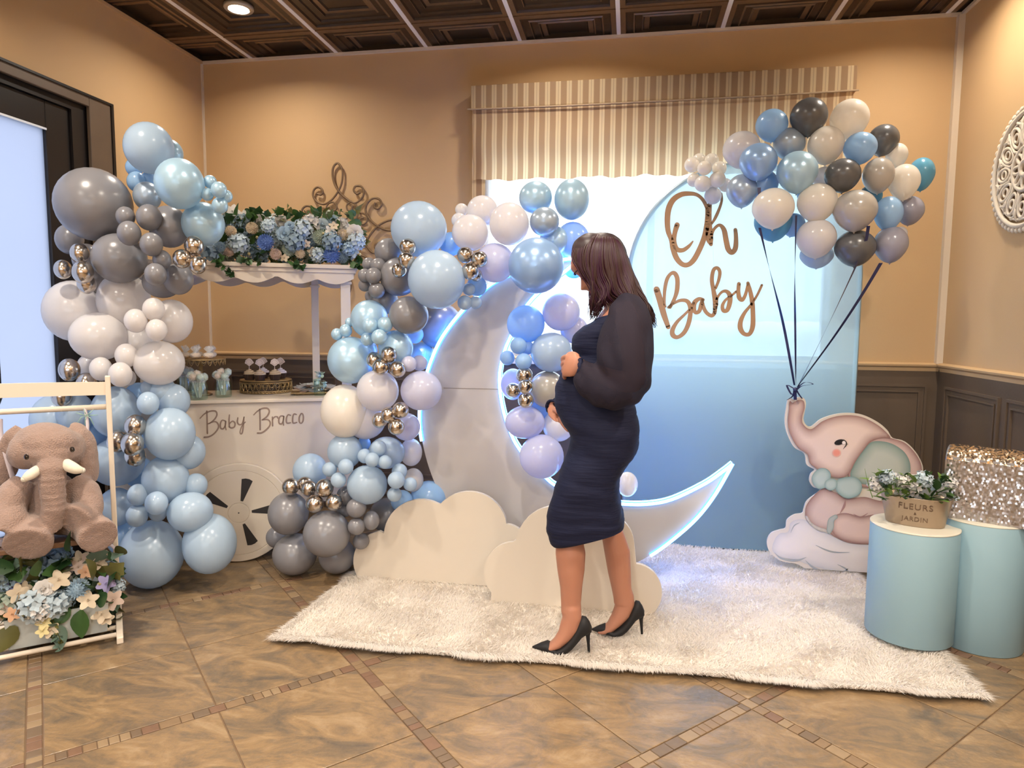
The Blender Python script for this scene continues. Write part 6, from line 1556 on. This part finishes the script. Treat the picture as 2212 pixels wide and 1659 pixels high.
for c_, r_, ax in ((K(1252, 796, YW-.184), .034, (1,.1,-.1)), (K(1195, 880, YW+.115), .029, (.4,.8,.2))):
    A = Vector(ax).normalized(); s1 = A.orthogonal().normalized(); s2 = A.cross(s1); B = MB()
    B.tube([c_+s1*r_*math.cos(a)+s2*r_*math.sin(a)+A*.002*math.sin(a*9) for a in [2*PI*k/40 for k in range(40)]], [(.006,.009)]*40, 8, closed=True); B.build('cuff', m_dress, wm, True)
# shoes
def shoe(fn, Yf):
    st = [(1150,1396,1399,.004),(1158,1393,1401,.012),(1168,1389,1403,.020),(1182,1385,1406,.029),(1192,1391,1408,.034),(1204,1397,1410,.037),(1214,1391,1411,.038),(1225,1381,1409,.037),(1236,1369,1401,.035),(1247,1350,1389,.032),(1257,1331,1377,.030),(1266,1333,1371,.027),(1273,1343,1368,.022),(1278,1354,1365,.012)]
    e_ = wm; B = MB(); rings = []
    for x, t_, b, w_ in st:
        a, c_ = K(*fn(x, t_), Yf), K(*fn(x, b), Yf); m_ = (a+c_)/2; h_ = (a-c_)/2; rings.append([m_+h_*math.sin(2*PI*k/24)*1.0+Vector((0, w_*math.copysign(abs(math.cos(2*PI*k/24))**.8, math.cos(2*PI*k/24)), 0)) for k in range(24)])
    B.loft(rings); s = B.build('shoe', m_shoe, e_, True)
    B = MB(); B.tube([K(*fn(1268,1362), Yf), K(*fn(1270,1374), Yf), K(*fn(1271,1390), Yf), K(*fn(1272,1408), Yf)], [(.018,.016),(.008,.008),(.0055,.006),(.0048,.005)], 12); B.build('heel', m_shoe, s, True)
shoe(lambda x, y: (x, y), YW-.09); shoe(lambda x, y: (1278+(x-1150)*.890, 1359+(y-1397)*.93), YW+.09)
# hair: inner volume and locks following guide curves
B = MB()
B.ell(K(1304, 560), .090, .084, .101, 28, 18); B.ell(K(1326, 598), .070, .084, .088, 24, 14); B.ell(K(1350, 634), .056, .088, .058, 20, 12)
B.ell(K(1275, 543), .071, .078, .069, 20, 12); B.ell(K(1262, 549), .048, .062, .042, 16, 10)
for s_g in (-1, 1):
    for x, y, Y, rx_, ry_, rz_ in ((1318,610,.066,.040,.034,.052),(1294,602,.072,.024,.022,.050),(1375,660,.06,.028,.05,.050)): B.ell(K(x, y, YW+Y*s_g), rx_, ry_, rz_, 18, 12)
cap = remeshed(B, 'hair_volume', m_hair, wm, .006, 6, .6, lambda c: .0025*noise.noise(Vector((c.x*40, c.y*40, c.z*9))))
GU = [[(1290,505,.005),(1260,515,.025),(1239,538,.045),(1237,563,.062),(1256,590,.076),(1272,616,.084),(1276,650,.088),(1284,694,.085)],
 [(1294,504,.01),(1273,517,.055),(1260,545,.083),(1262,577,.094),(1273,606,.100),(1283,640,.105),(1285,670,.108),(1270,704,.10)],
 [(1298,503,.01),(1290,519,.068),(1282,552,.098),(1283,590,.106),(1290,618,.108),(1295,640,.110),(1298,656,.112),(1294,672,.112)],
 [(1306,503,.01),(1308,519,.068),(1308,555,.102),(1313,592,.108),(1322,618,.110),(1332,636,.114),(1340,650,.118),(1342,662,.122)],
 [(1314,505,.01),(1326,520,.062),(1334,555,.092),(1343,595,.100),(1354,630,.113),(1366,655,.128),(1377,680,.140),(1383,704,.15)],
 [(1320,508,.005),(1340,527,.042),(1354,560,.060),(1365,595,.072),(1378,627,.086),(1393,656,.100),(1404,682,.105),(1411,712,.10)],
 [(1320,508,0),(1343,529,0),(1358,562,0),(1370,597,0),(1384,628,0),(1399,658,0),(1408,682,0),(1410,712,0)]]
rnd = random.Random(12); HB_ = [MB(), MB(), MB()]
for j in range(980):
    side = -1 if j % 3 else 1
    u_ = rnd.random()*(len(GU)-1.001); i0 = int(u_); fr_ = u_-i0
    dpt_ = rnd.random()**1.5; ph = u_*4+rnd.uniform(0, 1.3)+(2 if side > 0 else 0); am = rnd.uniform(7.0, 14.0); cut = rnd.uniform(.80, 1.0); rad0 = rnd.uniform(.0022, .0048)
    g = [tuple(a*(1-fr_)+b*fr_ for a, b in zip(p, q_)) for p, q_ in zip(GU[i0], GU[i0+1])]
    jit = [rnd.gauss(0, 1) for _ in range(3)]
    g = cr(g, 4); m_ = int((len(g)-1)*min(1, cut)); pts = []
    for k in range(m_+1):
        t_ = k/(len(g)-1); x, y, yy = g[k]; cx_ = 1304+70*t_; cy_ = 566+110*t_; sh = .16*dpt_*(1-.3*t_)
        x += (cx_-x)*sh; y += (cy_-y)*sh*.3; yy *= (1-sh)
        wv = max(0, t_-.3)
        x += am*wv*math.sin(t_*17+ph)+jit[0]*4.5*wv; y += jit[1]*3*wv; yy += (.0016*am*math.cos(t_*12+ph)+.004*jit[2])*wv
        pts.append(K(x, y, YW+side*yy))
    n_ = len(pts); HB_[j % 3].tube(pts, [(rad0*(.5 if i < 2 else 1)*(1-.85*max(0, (i/(n_-1)-.6)/.4)),)*2 for i in range(n_)], 5)
for BB, nm, c in zip(HB_, ('hair_locks',)*3, ((.018,.006,.007), (.034,.012,.010), (.034,.007,.020))):
    o = BB.build(nm, mat('hair_%d' % int(c[1]*1000+c[0]*10000), c, .42, spec=.3), wm, True); o['kind'] = 'stuff'
